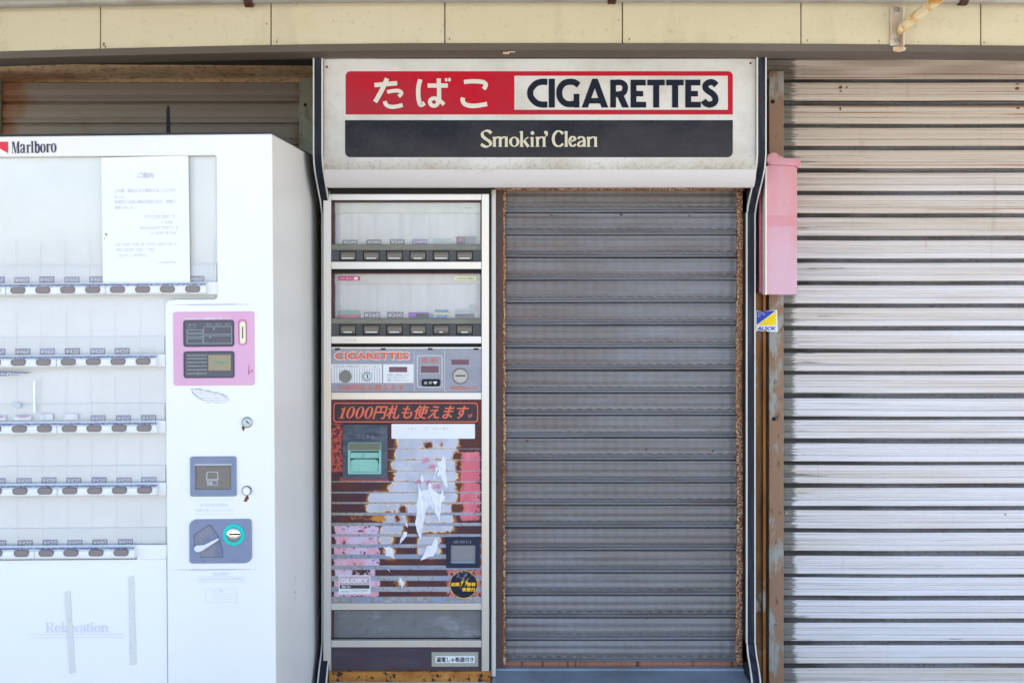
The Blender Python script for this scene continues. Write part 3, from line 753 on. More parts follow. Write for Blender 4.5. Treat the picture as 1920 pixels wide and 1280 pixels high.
for cx, cy, yy in ((613, 126, GY), (1407, 119, GY), (1403, 341, GY + .02)):
    MB().lathe(cx, cy, [(2.3, yy - .001), (1.6, yy - .002), (.3, yy - .002)], yy, 12).build('screw', M_rustspot, sg)
def D(m=None): pn.done('letter', m or M_signletter, sg)
pn = Pen(640, 120, 6, GY - .0016)
pn.stroke([(372, 240), (628, 218)], 50, curve=False)
pn.stroke([(515, 165), (480, 245), (440, 325), (380, 430)], 52)
pn.stroke([(515, 318), (580, 305), (640, 303), (673, 320), (672, 342), (645, 368)], 42)
pn.stroke([(490, 420), (500, 455), (540, 480), (600, 483), (690, 464)], 45); D()
pn.stroke([(888, 175), (868, 260), (866, 360), (880, 440), (898, 462), (936, 440)], 50)
pn.stroke([(970, 245), (1198, 245)], 48, curve=False)
pn.stroke([(1096, 165), (1098, 250), (1100, 385), (1098, 430)], 48)
pn.oval(1042, 430, 46, 42, 44, 44)
pn.stroke([(1060, 390), (1100, 408), (1156, 458)], 44)
pn.rect(1165, 1193, 163, 198); pn.rect(1203, 1231, 160, 197); D()
pn.stroke([(1380, 205), (1460, 197), (1560, 200), (1612, 215), (1625, 245), (1600, 285)], 48)
pn.stroke([(1370, 380), (1365, 410), (1387, 450), (1440, 470), (1520, 472), (1640, 452)], 50); D()
pn = Pen(960, 120, 4.364, GY - .0020)
def DI(): D(M_ink)
pn.stroke([(290, 148), (240, 148), (195, 163), (158, 203), (149, 240), (158, 277), (195, 317), (240, 333), (290, 333)], 51); DI()
pn.rect(300, 351, 122, 358); DI()
pn.stroke([(546, 176), (512, 152), (470, 147), (425, 160), (394, 198), (387, 240), (396, 284), (430, 320), (475, 331), (520, 322)], 50)
pn.rect(504, 552, 246, 358); DI()
pn.poly([(570, 358), (622, 358), (678, 200), (678, 122), (657, 122)]); pn.poly([(788, 358), (732, 358), (678, 200), (678, 122), (701, 122)])
pn.poly([(640, 280), (716, 280), (724, 325), (630, 325)]); DI()
pn.rect(804, 851, 130, 358)
pn.stroke([(830, 154), (890, 153), (920, 172), (926, 203), (912, 236), (872, 249), (840, 250)], 46)
pn.poly([(858, 262), (912, 254), (958, 358), (902, 358)]); DI()
for x_, e1, e2, e3 in ((970, 1095, 1074, 1098), (1418, 1542, 1522, 1545)):
    pn.rect(x_, x_ + 48, 130, 358); pn.rect(x_ + 20, e1, 130, 177); pn.rect(x_ + 20, e2, 222, 267); pn.rect(x_ + 20, e3, 311, 358); DI()
for a_, b_, c_ in ((1107, 1250, 1155), (1262, 1405, 1310)):
    pn.rect(a_, b_, 130, 176); pn.rect(c_, c_ + 50, 150, 358); DI()
pn.stroke([(1672, 176), (1648, 154), (1615, 152), (1586, 172), (1586, 202), (1612, 226), (1644, 248), (1665, 284), (1655, 318), (1620, 334), (1586, 324), (1566, 300)], 50); DI()
pn = Pen(890, 138, 7.68, GY - .0016)
def DC(): D(M_cream_letter)
def stem(x, y0, y1, w=38, serif=14):
    pn.rect(x - w / 2, x + w / 2, y0, y1)
    pn.poly([(x - w / 2 - serif, y1), (x + w / 2 + serif, y1), (x + w / 2, y1 - 12), (x - w / 2, y1 - 12)])
    pn.poly([(x - w / 2 - serif, y0 + 14), (x - w / 2, y0), (x - w / 2, y0 + 26)])
pn.stroke([(238, 862), (205, 832), (155, 826), (112, 858), (118, 905), (165, 945), (215, 980), (230, 1018), (200, 1048), (150, 1052), (92, 1018)], 46, 16, nib=-.5); DC()
for x_ in (285, 368, 456): stem(x_, 912, 1056, 40, 10)
pn.stroke([(285, 950), (322, 920), (350, 918), (370, 950)], 34, 14); pn.stroke([(368, 950), (410, 920), (438, 918), (458, 950)], 34, 14); DC()
pn.oval(570, 984, 54, 66, 42, 14); DC()
stem(676, 830, 1056); pn.stroke([(772, 918), (740, 938), (700, 982)], 16, curve=False); pn.stroke([(712, 968), (740, 1010), (775, 1056)], 40, curve=False); DC()
stem(828, 915, 1056); pn.poly(disc(832, 858, 27)); DC()
for x_ in (905, 1000): stem(x_, 912, 1056)
pn.stroke([(905, 950), (950, 920), (982, 920), (1002, 955)], 34, 14); DC()
pn.poly(disc(1026, 852, 27)); pn.stroke([(1046, 862), (1046, 880), (1018, 908)], 16); DC()
pn.stroke([(1272, 872), (1235, 836), (1190, 832), (1145, 880), (1132, 950), (1150, 1015), (1195, 1048), (1235, 1042), (1276, 1012)], 42, 16); DC()
stem(1318, 830, 1056); DC()
pn.stroke([(1368, 985), (1445, 952), (1430, 918), (1400, 912), (1374, 945), (1368, 990), (1388, 1036), (1420, 1046), (1458, 1020)], 40, 13); DC()
pn.stroke([(1488, 940), (1520, 914), (1560, 922), (1578, 960), (1578, 1056)], 40, 15); pn.stroke([(1578, 968), (1520, 985), (1492, 1018), (1508, 1048), (1545, 1040), (1575, 1015)], 36, 13); DC()
for x_ in (1640, 1742): stem(x_, 912, 1056)
pn.stroke([(1640, 950), (1688, 920), (1722, 918), (1744, 955)], 34, 14); DC()

# ------------------------------------------------------------------ narrow vending machine in the kiosk
NY = -.03                                   # front of its aluminium frame
nm = thing('vending_machine', 'narrow rusted vending machine with aluminium frame built in under the sign', 'vending machine', (X(762), .1, .43))
MB().box(X(621, NY), X(903, NY), .03, .088, .44, Z(362, NY)).build('cabinet', M_dark, nm)
for a, b in ((606, 620.5), (903, 917)):
    MB().pbox(a, b, 357.5, 1258, NY, .0 - .002).build('stile', M_alu, nm, bevel=.0012)
MB().pbox(917.2, 921, 360, 1256, NY + .012, .03).build('edge_gap', M_dark, nm)
rails = [(362, 375.5), (490.5, 504.5), (630, 644), (735.5, 749), (1130.5, 1143), (1200, 1213)]
for c, d in rails:
    MB().pbox(620.8, 902.8, c, d, NY + .002, NY + .03).build('rail', M_alu, nm, bevel=.001)
MB().pbox(620.8, 902.8, 650.5, 654, NY + .004, NY + .02).build('trim_strip', M_alu, nm, bevel=.0006)
for c, d in ((505, 510.5), (644.5, 650)): MB().pbox(620.8, 902.8, c, d, NY + .012, NY + .03).build('shadow_gap', M_dark, nm)

def display_window(top, boxbot, bot, shelf, bar, btm, tags, extra):
    w = MB().pbox(622, 903, top, bot, NY + .036, NY + .039).build('display_window', M_winback, nm)
    MB().pbox(622, 903, top, boxbot, NY + .0275, NY + .035).build('light_box', M_lightbox, w, bevel=.002)
    for a, b in ((621, 624.5), (900.5, 903)):
        MB().box(X(a, NY), X(b, NY), NY + .012, NY + .035, Z(bot, NY), Z(top, NY)).build('reveal', M_maroon, w)
    MB().pbox(621.5, 902.5, top, top + 2.5, NY + .012, NY + .025).build('seal', M_maroon, w)
    t = MB().pbox(623, 902, top + 1, bot + 1, NY + .020, NY + .0225).build('glass_pane', G_small, w)
    s = MB().pbox(621, 902.8, bot, shelf, NY + .008, NY + .05).build('shelf', M_shelf, nm, bevel=.0015)
    bmesh_ = MB().pbox(621, 902.8, shelf + .2, bar, NY + .010, NY + .05).build('button_bar', M_btnbar, nm, bevel=.001)
    cy = (shelf + bar) / 2 + 0.5
    for k, cx in enumerate((652, 696, 739.5, 783.5, 827, 871)):
        b = MB().ring(R(cx - 15.5, cx + 15.5, cy - 9.5, cy + 9), R(cx - 14, cx + 14, cy - 8, cy + 7.5), NY + .0085, NY + .02).build('button_frame', M_blackp, bmesh_)
        q = MB(); cols = [(cx - 13.6, cx + 13.6)]
        pr = [(cy - 7.7, NY + .008), (cy - 4, NY + .005), (cy + 2, NY + .0045), (cy + 4.5, NY + .0052), (cy + 7.2, NY + .0095)]
        v, f = [], []
        for py, yy in pr: v += [(X(cx - 13.6, NY), yy, Z(py, NY)), (X(cx + 13.6, NY), yy, Z(py, NY))]
        for i in range(len(pr) - 1): f.append((2 * i, 2 * i + 2, 2 * i + 3, 2 * i + 1))
        q.add(v, f)
        ww = (11, 9, 11, 8, 11, 10)[k] if top < 450 else (8, 11, 9, 9, 3, 6)[k]
        q.sheet(R(cx - ww, cx + ww, cy + 3.2, cy + 5.0), NY + .0044, 1)  # white line painted as the highlight on the button's lower bevel
        q.build('button', [M_brbutton, M_printglint], bmesh_)
    for (a, b, c, d, m, txt, tm_, sh) in tags:
        g = MB().pbox(a, b, c, d, NY + .0274, NY + .0285)
        if txt: letters(g, txt, a + 2, b - 2, c + 1.8, d - 1.6, NY + .0270, 1, bold=.2)
        g.build('price_tag' if txt and txt[0] == '¥' else 'product_tag', [m, tm_], w)
    return w
W = M_printglint
w1 = display_window(377, 400, 458, 469, 490, 0, [
    (642, 670, 450, 458.2, M_tag2, '¥280', W, 0), (687, 715, 449.5, 458, M_tag2, '¥280', W, 0), (731, 758, 449, 458, M_tag2, '¥260', W, 0), (773, 801, 449, 457.6, M_violet, '240円', W, 0),
    (813, 848, 447.5, 458, M_palegrey, '', W, 0), (856, 872, 443.5, 458, M_tag2, '', W, 0), (872.3, 892, 443, 458, M_printgrey, '', W, 0)], [])
w2 = display_window(511, 533, 597, 607, 629, 0, [
    (634, 676, 582, 589, M_tealtag, '', W, 0), (634, 676, 589, 597, M_magenta, '', W, 0), (682, 712, 585, 595.5, M_tag2, '¥260', W, 0), (726, 756, 585, 595.5, M_tag2, '¥260', W, 0),
    (766, 804, 585.5, 595, M_violet, '', W, 0), (780, 812, 588, 597, M_skyblue, '', W, 0), (816, 841, 581, 585, M_skyblue, '', W, 0), (812, 846, 586, 590, M_paleyellow, '', W, 0), (820, 838, 591, 596, M_skyblue, '', W, 0),
    (853.5, 885, 580.5, 588, M_palegrey, '', W, 0), (853.5, 889, 588.3, 594, M_tag2, '', W, 0)], [])
t = MB().prism(disc(863.5, 449, 4.2, 16), NY + .0262, NY + .0268).build('product_disc', M_magenta, w1)
t = MB().prism(disc(886, 577, 7, 14), NY + .0262, NY + .0268).build('product_emblem', M_palegrey, w2)
t = MB().pbox(634, 675, 518, 525.5, NY + .0188, NY + .0198); letters(t, 'お早めに願います', 637, 662, 519.8, 523.8, NY + .0185, 1); t.pbox(664, 671, 519.3, 524.3, NY + .0186, NY + .0189, 1)
t.build('magenta_sticker', [M_magenta, W], w2)
t = MB().pbox(852, 893, 518, 525.5, NY + .0188, NY + .0198); letters(t, '未成年者の喫煙は', 856, 889, 520, 524, NY + .0185, 1)
t.build('yellow_sticker', [M_paleyellow, M_plateink], w2)
t = MB(); letters(t, 'ー.+', 871, 883, 388, 391.5, NY + .0196, 0); t.build('scratch_mark', M_plateink, w1)
t = MB(); letters(t, '〜 〜 ヌ', 646, 667, 635.5, 639.5, NY + .0016, 0); t.build('pen_scribble', M_printgrey, nm)

# control panel
CP = NY + .006
cp = MB().pbox(621, 902.8, 654.2, 735, CP, CP + .02).build('control_panel', M_panelgrey, nm, bevel=.0008)
y1 = CP - .0004
t = MB(); letters(t, 'CIGARETTES', 627.6, 767, 660.0, 674, y1 - .0002, 0, bold=1.8); t.build('lettering_outline', M_printglint, cp)
t = MB(); letters(t, 'CIGARETTES', 628.6, 766, 661, 673, y1 - .0006, 0, bold=1.15); t.build('lettering', M_orange, cp)
t = MB()
t.sheet(R(620.9, 716, 682.5, 717.5), y1)
t.sheet(R(718.5, 775.5, 682.5, 717.5), y1)
t.build('white_plate', M_printglint, cp)
t = MB()
for k in range(20): t.sheet(R(622 + k * 4.7, 622.9 + k * 4.7, 690, 717.3), y1 - .0002)
letters(t, '未成年者の喫煙は禁じられています', 624, 711, 684.2, 689.2, y1 - .0002)
for k, (tx, e) in enumerate((('釣銭切れ の時は投入しないと', 767), ('たばこは出てきません', 762), ('確認してお入れください。', 768))): letters(t, tx, 726, e, 700.4 + k * 5, 704.6 + k * 5, y1 - .0002)
t.build('fine_print', M_printgrey, cp)
t = MB(); letters(t, '1000円札も使えます', 634, 758, 720.5, 732, y1 - .0002, 0, bold=.5); t.build('lettering', M_orange2, cp)
for cx, cy, r in ((648, 705.5, 11.3),):
    MB().lathe(cx, cy, [(r, CP), (r, CP - .004), (r - 1, CP - .005), (.4, CP - .005)], CP, 24).build('round_knob', mat('knob_grey', A(132, 130, 124), .45, .3), cp)
lk = MB().lathe(688.5, 705.5, [(8.2, CP), (8.2, CP - .003), (6.6, CP - .004), (6.2, CP - .003), (.3, CP - .003)], CP, 24).build('key_lock', M_lock, cp)
MB().prism([(687.6, 702), (689.2, 701.5), (690.6, 709), (689, 709.4)], CP - .0036, CP - .003).build('keyhole', M_blackp, lk)
MB().pbox(729.5, 763.5, 687.5, 697.5, CP - .0007, CP).build('indicator_window', M_redled, cp)
fr = MB().ring(RR(782, 829.5, 666, 726, 4), RR(783, 828.5, 667, 725, 3.4), y1 - .0001, y1 + .0003).build('panel_outline', M_printglint, cp)
t = MB(); letters(t, '売 切', 791, 820, 670.5, 681.5, y1 - .0002, 0, bold=.6); t.build('lettering', M_orange2, cp)
MB().ring(R(787.5, 824, 684.5, 700), R(788.5, 823, 685.5, 699), CP - .0012, CP).build('window_rim', M_palegrey, cp)
MB().pbox(788.6, 822.9, 685.6, 698.9, CP - .0006, CP).build('indicator_window', M_redled, cp)
rb = MB().prism(RR(790.5, 825, 711, 724, 3.5), CP - .006, CP).build('return_button', M_blackp, cp, bevel=.001)
t = MB(); letters(t, '返 却', 794.5, 810, 714.5, 720.2, CP - .0064); t.sheet([(811.5, 715), (820.5, 715), (816, 721)], CP - .0064); t.build('lettering', M_printglint, rb)
MB().pbox(833.3, 834.3, 655, 734.5, y1, CP).build('panel_seam', M_palegrey, cp)
MB().pbox(776.2, 777, 655, 734.5, y1, CP).build('panel_seam', M_palegrey, cp)
MB().pbox(846.5, 879, 674, 683.5, CP - .0008, CP).build('indicator_window', M_redled, cp)
cn = MB().lathe(863.5, 704.5, [(15, CP), (15, CP - .004), (13.4, CP - .0065), (12.6, CP - .0052), (.4, CP - .0052)], CP, 32).build('coin_knob', mat('coin_metal', A(170, 168, 164), .4, .5), cp)
MB().pbox(854, 872.5, 703, 705.2, CP - .0058, CP - .0053).build('coin_slot', M_blackp, cn)
t = MB(); letters(t, '硬貨投入口', 845, 894, 724, 730.5, y1 - .0002, 0, bold=.5); t.build('lettering', M_orange2, cp)
for a in (628, 714, 802, 888): MB().pbox(a, a + 9, 652.5, 655.6, NY + .0035, NY + .008).build('clip', M_blackp, cp)

# rusted lower panel: the wear is kept as colours on a fine grid
RX0, RX1, RY0, RY1 = 621, 903, 749, 1130.5
rng = np.random.default_rng(5)
def vnoise(h, w, sx, sy, seed, oct=4):
    r = np.random.default_rng(seed); out = np.zeros((h, w)); amp, tot = 1.0, 0.0
    for o in range(oct):
        gx, gy = max(2, int(w / sx) + 2), max(2, int(h / sy) + 2)
        g = r.random((gy + 1, gx + 1))
        ys = np.linspace(0, gy - 1.001, h); xs = np.linspace(0, gx - 1.001, w)
        yi, xi = ys.astype(int), xs.astype(int); fy, fx = (ys - yi)[:, None], (xs - xi)[None]
        fy, fx = fy * fy * (3 - 2 * fy), fx * fx * (3 - 2 * fx)
        a = g[yi][:, xi]; b = g[yi][:, xi + 1]; c = g[yi + 1][:, xi]; d = g[yi + 1][:, xi + 1]
        out += amp * ((a * (1 - fx) + b * fx) * (1 - fy) + (c * (1 - fx) + d * fx) * fy); tot += amp
        amp *= .55; sx /= 2.0; sy /= 2.0; sx, sy = max(sx, 1), max(sy, 1)
    return out / tot
GW, GH = RX1 - RX0 + 1, int(RY1 - RY0) + 1
xx = RX0 + np.arange(GW)[None] + np.zeros((GH, 1)); yy = RY0 + np.arange(GH)[:, None] + np.zeros((1, GW))
n1, n2, n3 = vnoise(GH, GW, 26, 26, 1), vnoise(GH, GW, 8, 8, 2), vnoise(GH, GW, 3.5, 3.5, 3, 2)
n4 = vnoise(GH, GW, 60, 8, 4)
img = np.zeros((GH, GW, 3))
def col(c, e=1.12): return np.array(A(*c, e))
def lay(mask, c):
    global img
    m = np.clip(mask, 0, 1)[..., None]; img = img * (1 - m) + (c if isinstance(c, np.ndarray) and c.ndim == 3 else np.asarray(c)) * m
def sstep(v, a, b): return np.clip((v - a) / (b - a + 1e-9), 0, 1)
BR = col((84, 54, 60)); BR2 = col((100, 58, 48)); BR3 = col((64, 42, 50))
img[:] = BR
lay(sstep(n1, .5, .68), BR2); lay(sstep(n3, .55, .8) * .5, BR3)
# soft-edged, wobbling box mask -> signed distance in px, positive inside
def sd(a, b, c, d, r=6.0, wob=5.0, w2=3.0):
    cx, cy, hx, hy = (a + b) / 2, (c + d) / 2, (b - a) / 2 - r, (d - c) / 2 - r
    qx, qy = np.abs(xx - cx) - hx, np.abs(yy - cy) - hy
    o = np.hypot(np.maximum(qx, 0), np.maximum(qy, 0)) + np.minimum(np.maximum(qx, qy), 0) - r
    return -o + (n2 - .5) * wob * 2 + (n3 - .5) * w2 * 2
# speckled red left margin and around the banner
red = col((192, 88, 78)); reddk = col((120, 60, 64))
lay(sstep(sd(612, 643, 794, 884, 1, 1, 1), -1, 1) * sstep(n3 + .35 * n2, .58, .66), red)
lay(sstep(sd(612, 910, 740, 757, 1, 1, 1), -1, 1) * .75, reddk)
lay(sstep(sd(612, 626, 749, 796, 1, 2, 1), -1, 1) * .7, reddk); lay(sstep(sd(896, 910, 749, 800, 1, 2, 1), -1, 1) * .6, reddk)
lay(sstep(sd(638, 728, 894, 902.5, 1, 1, 1), -1, 1) * .8, red)
# faded pink paint: lower left and right
pk = col((226, 168, 188))[None, None] * (1 - sstep(n1, .42, .62)[..., None]) + col((214, 196, 222))[None, None] * sstep(n1, .42, .62)[..., None]
pk = pk * (1 - .7 * sstep(n2, .58, .72)[..., None]) + col((228, 144, 164))[None, None] * .7 * sstep(n2, .58, .72)[..., None]
lay(sstep(sd(627, 711, 985, 1118, 4, 5, 2), -.6, .6), pk)
lay(sstep(sd(630, 712, 985, 1070, 4, 5, 2), 0, 1) * sstep(n3 * .5 + n2 * .5, .665, .69), BR2)
lay(sstep(sd(660, 720, 1066, 1085, 3, 4, 2), 0, 1) * sstep(n2, .38, .52), BR)
pr = col((220, 112, 128))[None, None] * (1 - sstep(n1, .45, .7)[..., None]) + col((230, 138, 150))[None, None] * sstep(n1, .45, .7)[..., None]
lay(sstep(sd(863, 900, 847, 975, 5, 2, 2), -.6, .6), pr)
lay(sstep(sd(880, 904, 880, 985, 2, 4, 2), 0, 2) * sstep(n3 * .6 + n2 * .4, .58, .62) * sstep(xx, 884, 898), BR)
lay(sstep(sd(838, 906, 1066, 1122, 5, 6, 3), -.6, .6) * (1 - .0), col((206, 122, 120)))
lay(sstep(sd(838, 906, 1066, 1122, 5, 6, 3), 0, 1) * sstep(n2 * .6 + n3 * .4, .54, .6), BR2)
lay(sstep(sd(897, 906, 1010, 1070, 1, 2, 1), 0, 1) * .8, col((180, 96, 80)))
# bare pale metal with an orange rim, band by band
bands = [(745, 858, 818, 840), (740, 858, 842, 860.5), (737, 858, 862, 881.5), (740, 858, 883, 901.5), (736, 857, 903, 921), (730, 857, 910, 922), (692, 856, 924.5, 940.5),
         (690, 757, 944.5, 958), (752, 850, 944.5, 960), (718, 762, 966, 980), (782, 850, 966, 978), (715, 755, 986, 1000), (786, 806, 986, 996), (806, 848, 985, 996),
         (712, 736, 1006, 1018), (786, 824, 1006, 1042), (722, 738, 1028, 1046), (745, 757, 1084, 1096)]
D = np.full((GH, GW), -99.0)
for b in bands: D = np.maximum(D, sd(*b, r=7.5 if b[3] - b[2] > 15 else 5, wob=4.5, w2=2.5))
org = col((206, 134, 52))[None, None] * (1 - sstep(n3, .4, .7)[..., None]) + col((150, 84, 34))[None, None] * sstep(n3, .4, .7)[..., None]
lay(sstep(D, -7.0, -1.5) * sstep(n2 + .15, .3, .5), org)
lay(sstep(D, -2.2, -.5), col((236, 214, 190)))
pale = col((204, 206, 222))[None, None] * (1 - .8 * sstep(n1, .45, .65)[..., None]) + col((188, 190, 206))[None, None] * .8 * sstep(n1, .45, .65)[..., None]
lay(sstep(D, -.5, 1.5), pale)
for (a, b, c, d) in ((796, 810, 829, 839), (826, 830, 830, 835), (849, 864, 848, 862), (856, 864, 865, 885), (855, 866, 905, 918), (848, 868, 944, 960), (741, 749, 966, 976), (750, 760, 948, 962), (660, 720, 966, 970)):
    q = sd(a, b, c, d, 3, 3, 2); lay(sstep(q, -4, -.5) * .8, org); lay(sstep(q, -.5, .5), BR2)
q = sd(698, 722, 967, 976, 4, 4, 2); lay(sstep(q, -1.5, 1), col((206, 140, 60)))
for (cx, cy) in ((798, 862), (811, 876), (785, 904), (806, 905), (818, 911)):
    lay(sstep(sd(cx - 6, cx + 6, cy - 4, cy + 4, 2, 6, 4), 0, 1.5) * .8, col((222, 120, 150)))
# stripes that grow thicker towards the bottom
stripes = [(840.5, 841.5), (861, 862.2), (881.8, 883.2), (901.6, 903.4), (921.6, 924.2), (940.8, 944.0), (960.6, 965.4), (979.6, 985.2), (1000.4, 1005.8), (1019.6, 1026.2), (1038.4, 1047), (1059.5, 1067.5), (1079, 1088), (1099.6, 1108.6), (1118, 1131)]
for k, (a, b) in enumerate(stripes):
    m = sstep(yy, a - .4, a + .4) * (1 - sstep(yy, b - .4, b + .4))
    left = 644 if (800 < (a + b) / 2 < 900) else 600
    m = m * (xx > (727 if a < 900 else left))
    c1, c2, c3 = col((150, 160, 184)), col((172, 172, 182)), col((150, 148, 132))
    st = c1[None, None] * (1 - sstep(n4, .4, .6)[..., None]) + c2[None, None] * sstep(n4, .4, .6)[..., None]
    e = (sstep(xx, 690, 640) if False else np.clip((700 - xx) / 60, 0, 1) * (.8 if 900 < a < 1000 else .3))[..., None]
    st = st * (1 - e) + c3[None, None] * e
    lay(m, st); lay(m * sstep(n3, .62, .75) * .5, col((120, 100, 90)))
lay(sstep(yy, 1117, 1119) * sstep(n2, .5, .6) * .6, col((150, 140, 120)))
rp2 = MB(); PY = NY + .008
vv = np.stack([(xx - 960) * f_(PY), PY + (n3 - .5) * .0006, CAM_H - (yy - 500) * f_(PY)], -1).reshape(-1, 3)
ii = (np.arange(GH - 1)[:, None] * GW + np.arange(GW - 1)[None]).ravel()
me = bpy.data.meshes.new('rusted_panel')
me.from_pydata(vv.tolist(), [], np.stack([ii, ii + GW, ii + GW + 1, ii + 1], -1).tolist())
ca = me.color_attributes.new('wear', 'FLOAT_COLOR', 'POINT')
ca.data.foreach_set('color', np.concatenate([img.reshape(-1, 3), np.ones((GH * GW, 1))], 1).astype(np.float32).ravel())
mw = mat('rusted_paint', (.2, .1, .1), .6, bump=(240, .0005))
at = mw.node_tree.nodes.new('ShaderNodeAttribute'); at.attribute_name = 'wear'
mw.node_tree.links.new(at.outputs['Color'], mw.node_tree.nodes['Principled BSDF'].inputs['Base Color'])
me.materials.append(mw)
rpo = link(bpy.data.objects.new('rusted_panel', me), nm)
MB().pbox(621, 903, 749.5, 1130, PY + .004, PY + .012).build('panel_core', M_dark, rpo)
# banner
y1 = PY - .0012
bn = MB().prism(RR(623.5, 897.5, 753, 793, 6), y1, PY - .0004).build('banner', M_banner, nm)
MB().ring(RR(625, 896.5, 754.5, 791.5, 6), RR(627, 894.5, 756.5, 789.5, 4.5), y1 - .0005, y1).build('outline', M_orange, bn)
t = MB()
SH = .32
letters(t, '円札も使えます', 699, 879, 759.5, 785, y1 - .0004, 0, SH, .7)
t.build('lettering', M_orange, bn)
pn = Pen(590, 580, 5.333, y1 - .0004)
def sl(x, y): return (x - 14 - (y - 1090) * .30 , y)
pn.poly([sl(268, 1085), sl(292, 1085), sl(292, 990), sl(268, 990)]); pn.poly([sl(250, 1090), sl(312, 1090), sl(312, 1083), sl(250, 1083)]); pn.poly([sl(292, 972), sl(292, 1000), sl(268, 1000), sl(252, 998), sl(252, 992), sl(270, 986)])
for cx in (376, 468, 558):
    n = 28; po, pi = [], []
    for i in range(n):
        a = 2 * math.pi * i / n
        po.append(pn.m(sl(cx - 20 + 41 * math.cos(a), 1030 + 60 * math.sin(a)))); pi.append(pn.m(sl(cx - 20 + 17 * math.cos(a), 1030 + 53 * math.sin(a))))
    yq = y1 - .0005; pn.mb.add([(X(a, yq), yq, Z(b, yq)) for a, b in po + pi], [(i, (i + 1) % n, n + (i + 1) % n, n + i) for i in range(n)])
n = 16; yq = y1 - .0005
po = [pn.m(sl(1566 - 5 + 20 * math.cos(2 * math.pi * i / n), 1062 + 17 * math.sin(2 * math.pi * i / n))) for i in range(n)]
pi = [pn.m(sl(1566 - 5 + 11 * math.cos(2 * math.pi * i / n), 1062 + 9 * math.sin(2 * math.pi * i / n))) for i in range(n)]
pn.mb.add([(X(a, yq), yq, Z(b, yq)) for a, b in po + pi], [(i, (i + 1) % n, n + (i + 1) % n, n + i) for i in range(n)])
pn.mb.build('lettering', M_orange, bn)
# white strip label
lb = MB().prism(RR(734, 890.5, 794.5, 822, 1.5), PY - .001, PY - .0003)
lbo = lb.build('blank_label', M_paper, nm)
t = MB(); letters(t, '小  ての中', 765, 840, 800, 806, PY - .0013, 0); t.build('faint_print', mat('faint_print', A(214, 206, 190), .6), lbo)
# bill slot
sl_ = MB().prism(R(642.5, 726.5, 795.5, 898), PY - .004, PY - .0005).build('bill_slot_plate', M_slate, nm, bevel=.001)
MB().ring(RR(652, 714.5, 829, 888.5, 2), RR(656.5, 710.5, 845, 885, 2), PY - .012, PY - .0042).build('slot_frame', M_mint, sl_, bevel=.001)
MB().pbox(653, 713.5, 830, 843.5, PY - .0135, PY - .0122).build('slot_flap', M_olive, sl_, bevel=.001)
MB().pbox(656, 711, 848, 859, PY - .0085, PY - .0045).build('slot_lip', M_mint, sl_, bevel=.002)
MB().prism([(656, 873), (658, 862), (665, 860.5), (702, 860.5), (708, 862), (711, 873), (711, 886), (656, 886)], PY - .0075, PY - .0045).build('slot_tray', M_mint, sl_, bevel=.0015)
MB().pbox(657.5, 709.5, 858.5, 866, PY - .0046, PY - .0042).build('slot_mouth', M_dark, sl_)
t = MB(); letters(t, 'ここから', 670, 702, 815, 822, PY - .0046); t.build('worn_lettering', M_printgrey, sl_)
# coin return
cr = MB().ring(R(836.5, 899.5, 1007.5, 1064.5), R(845, 891.5, 1022, 1056.5), PY - .006, PY + .003).build('coin_return', mat('blue_black_frame', A(48, 54, 74), .45, spec=.12), nm, bevel=.001)
MB().pbox(844, 892, 1021, 1057, PY - .0006, PY + .003).build('return_flap', mat('return_flap_grey', A(138, 138, 146), .35, .2), cr)
MB().pbox(844.5, 891.5, 1050.5, 1056, PY - .003, PY - .0007).build('return_lip', M_sill, cr, bevel=.001)
t = MB(); letters(t, '返却口', 850, 883, 1012.5, 1018, PY - .0064); t.build('worn_lettering', M_printgrey, cr)
# maker plate
mp = MB().pbox(635, 694.5, 1078, 1113, PY - .0016, PY - .0004).build('maker_plate', M_printglint, nm)
t = MB().sheet(R(636.5, 693, 1079.5, 1095.5), PY - .0018); t.build('plate_field', M_glory, mp)
t = MB().sheet(R(636.8, 692.8, 1096, 1102.8), PY - .0018); t.build('plate_band', M_plateink, mp)
t = MB(); letters(t, 'GLORY', 639, 689.5, 1084, 1091.5, PY - .0020, 0, bold=.5); letters(t, 'グローリー', 640.5, 658, 1097, 1102, PY - .0020, 0, bold=.35); t.build('lettering', M_printglint, mp)
t = MB(); letters(t, 'model', 640, 655, 1105.5, 1110, PY - .0020); letters(t, 'TVV-TDPV', 658, 690, 1104.5, 1109.5, PY - .0020); t.build('lettering', M_printgrey, mp)
# round alarm sticker
rd = MB().prism(disc(869.3, 1095, 26.3, 40), PY - .0014, PY - .0004).build('round_sticker', M_gold, nm)
MB().sheet(disc(869.3, 1095, 25.3, 40), PY - .0017).build('sticker_field', mat('sticker_navy', A(28, 30, 54), .4, layers=[dict(col=A(128, 130, 160), s=(60, 60, 60), lo=.62, hi=.72, amt=.8, add=[('Z', Z(1070), Z(1084), .16)])]), rd)
t = MB(); letters(t, '盗難', 845.5, 861.5, 1091.5, 1098, PY - .0020, 0, bold=.45); letters(t, '警報', 875.5, 891.5, 1091.5, 1098, PY - .0020, 0, bold=.45); letters(t, '装置付', 866.5, 891, 1101, 1107.8, PY - .0020, 0, bold=.45)
for ox in (0, 8):
    t.sheet([(872 + ox, 1081.5), (867.3 + ox, 1089.5), (869.6 + ox, 1089.8), (863 + ox, 1099.5), (865.5 + ox, 1092), (863.3 + ox, 1091.5)], PY - .0020)
t.sheet([(866.5, 1096), (861, 1104.5), (866, 1097.5)], PY - .0020)
t.build('lettering', M_gold, rd)
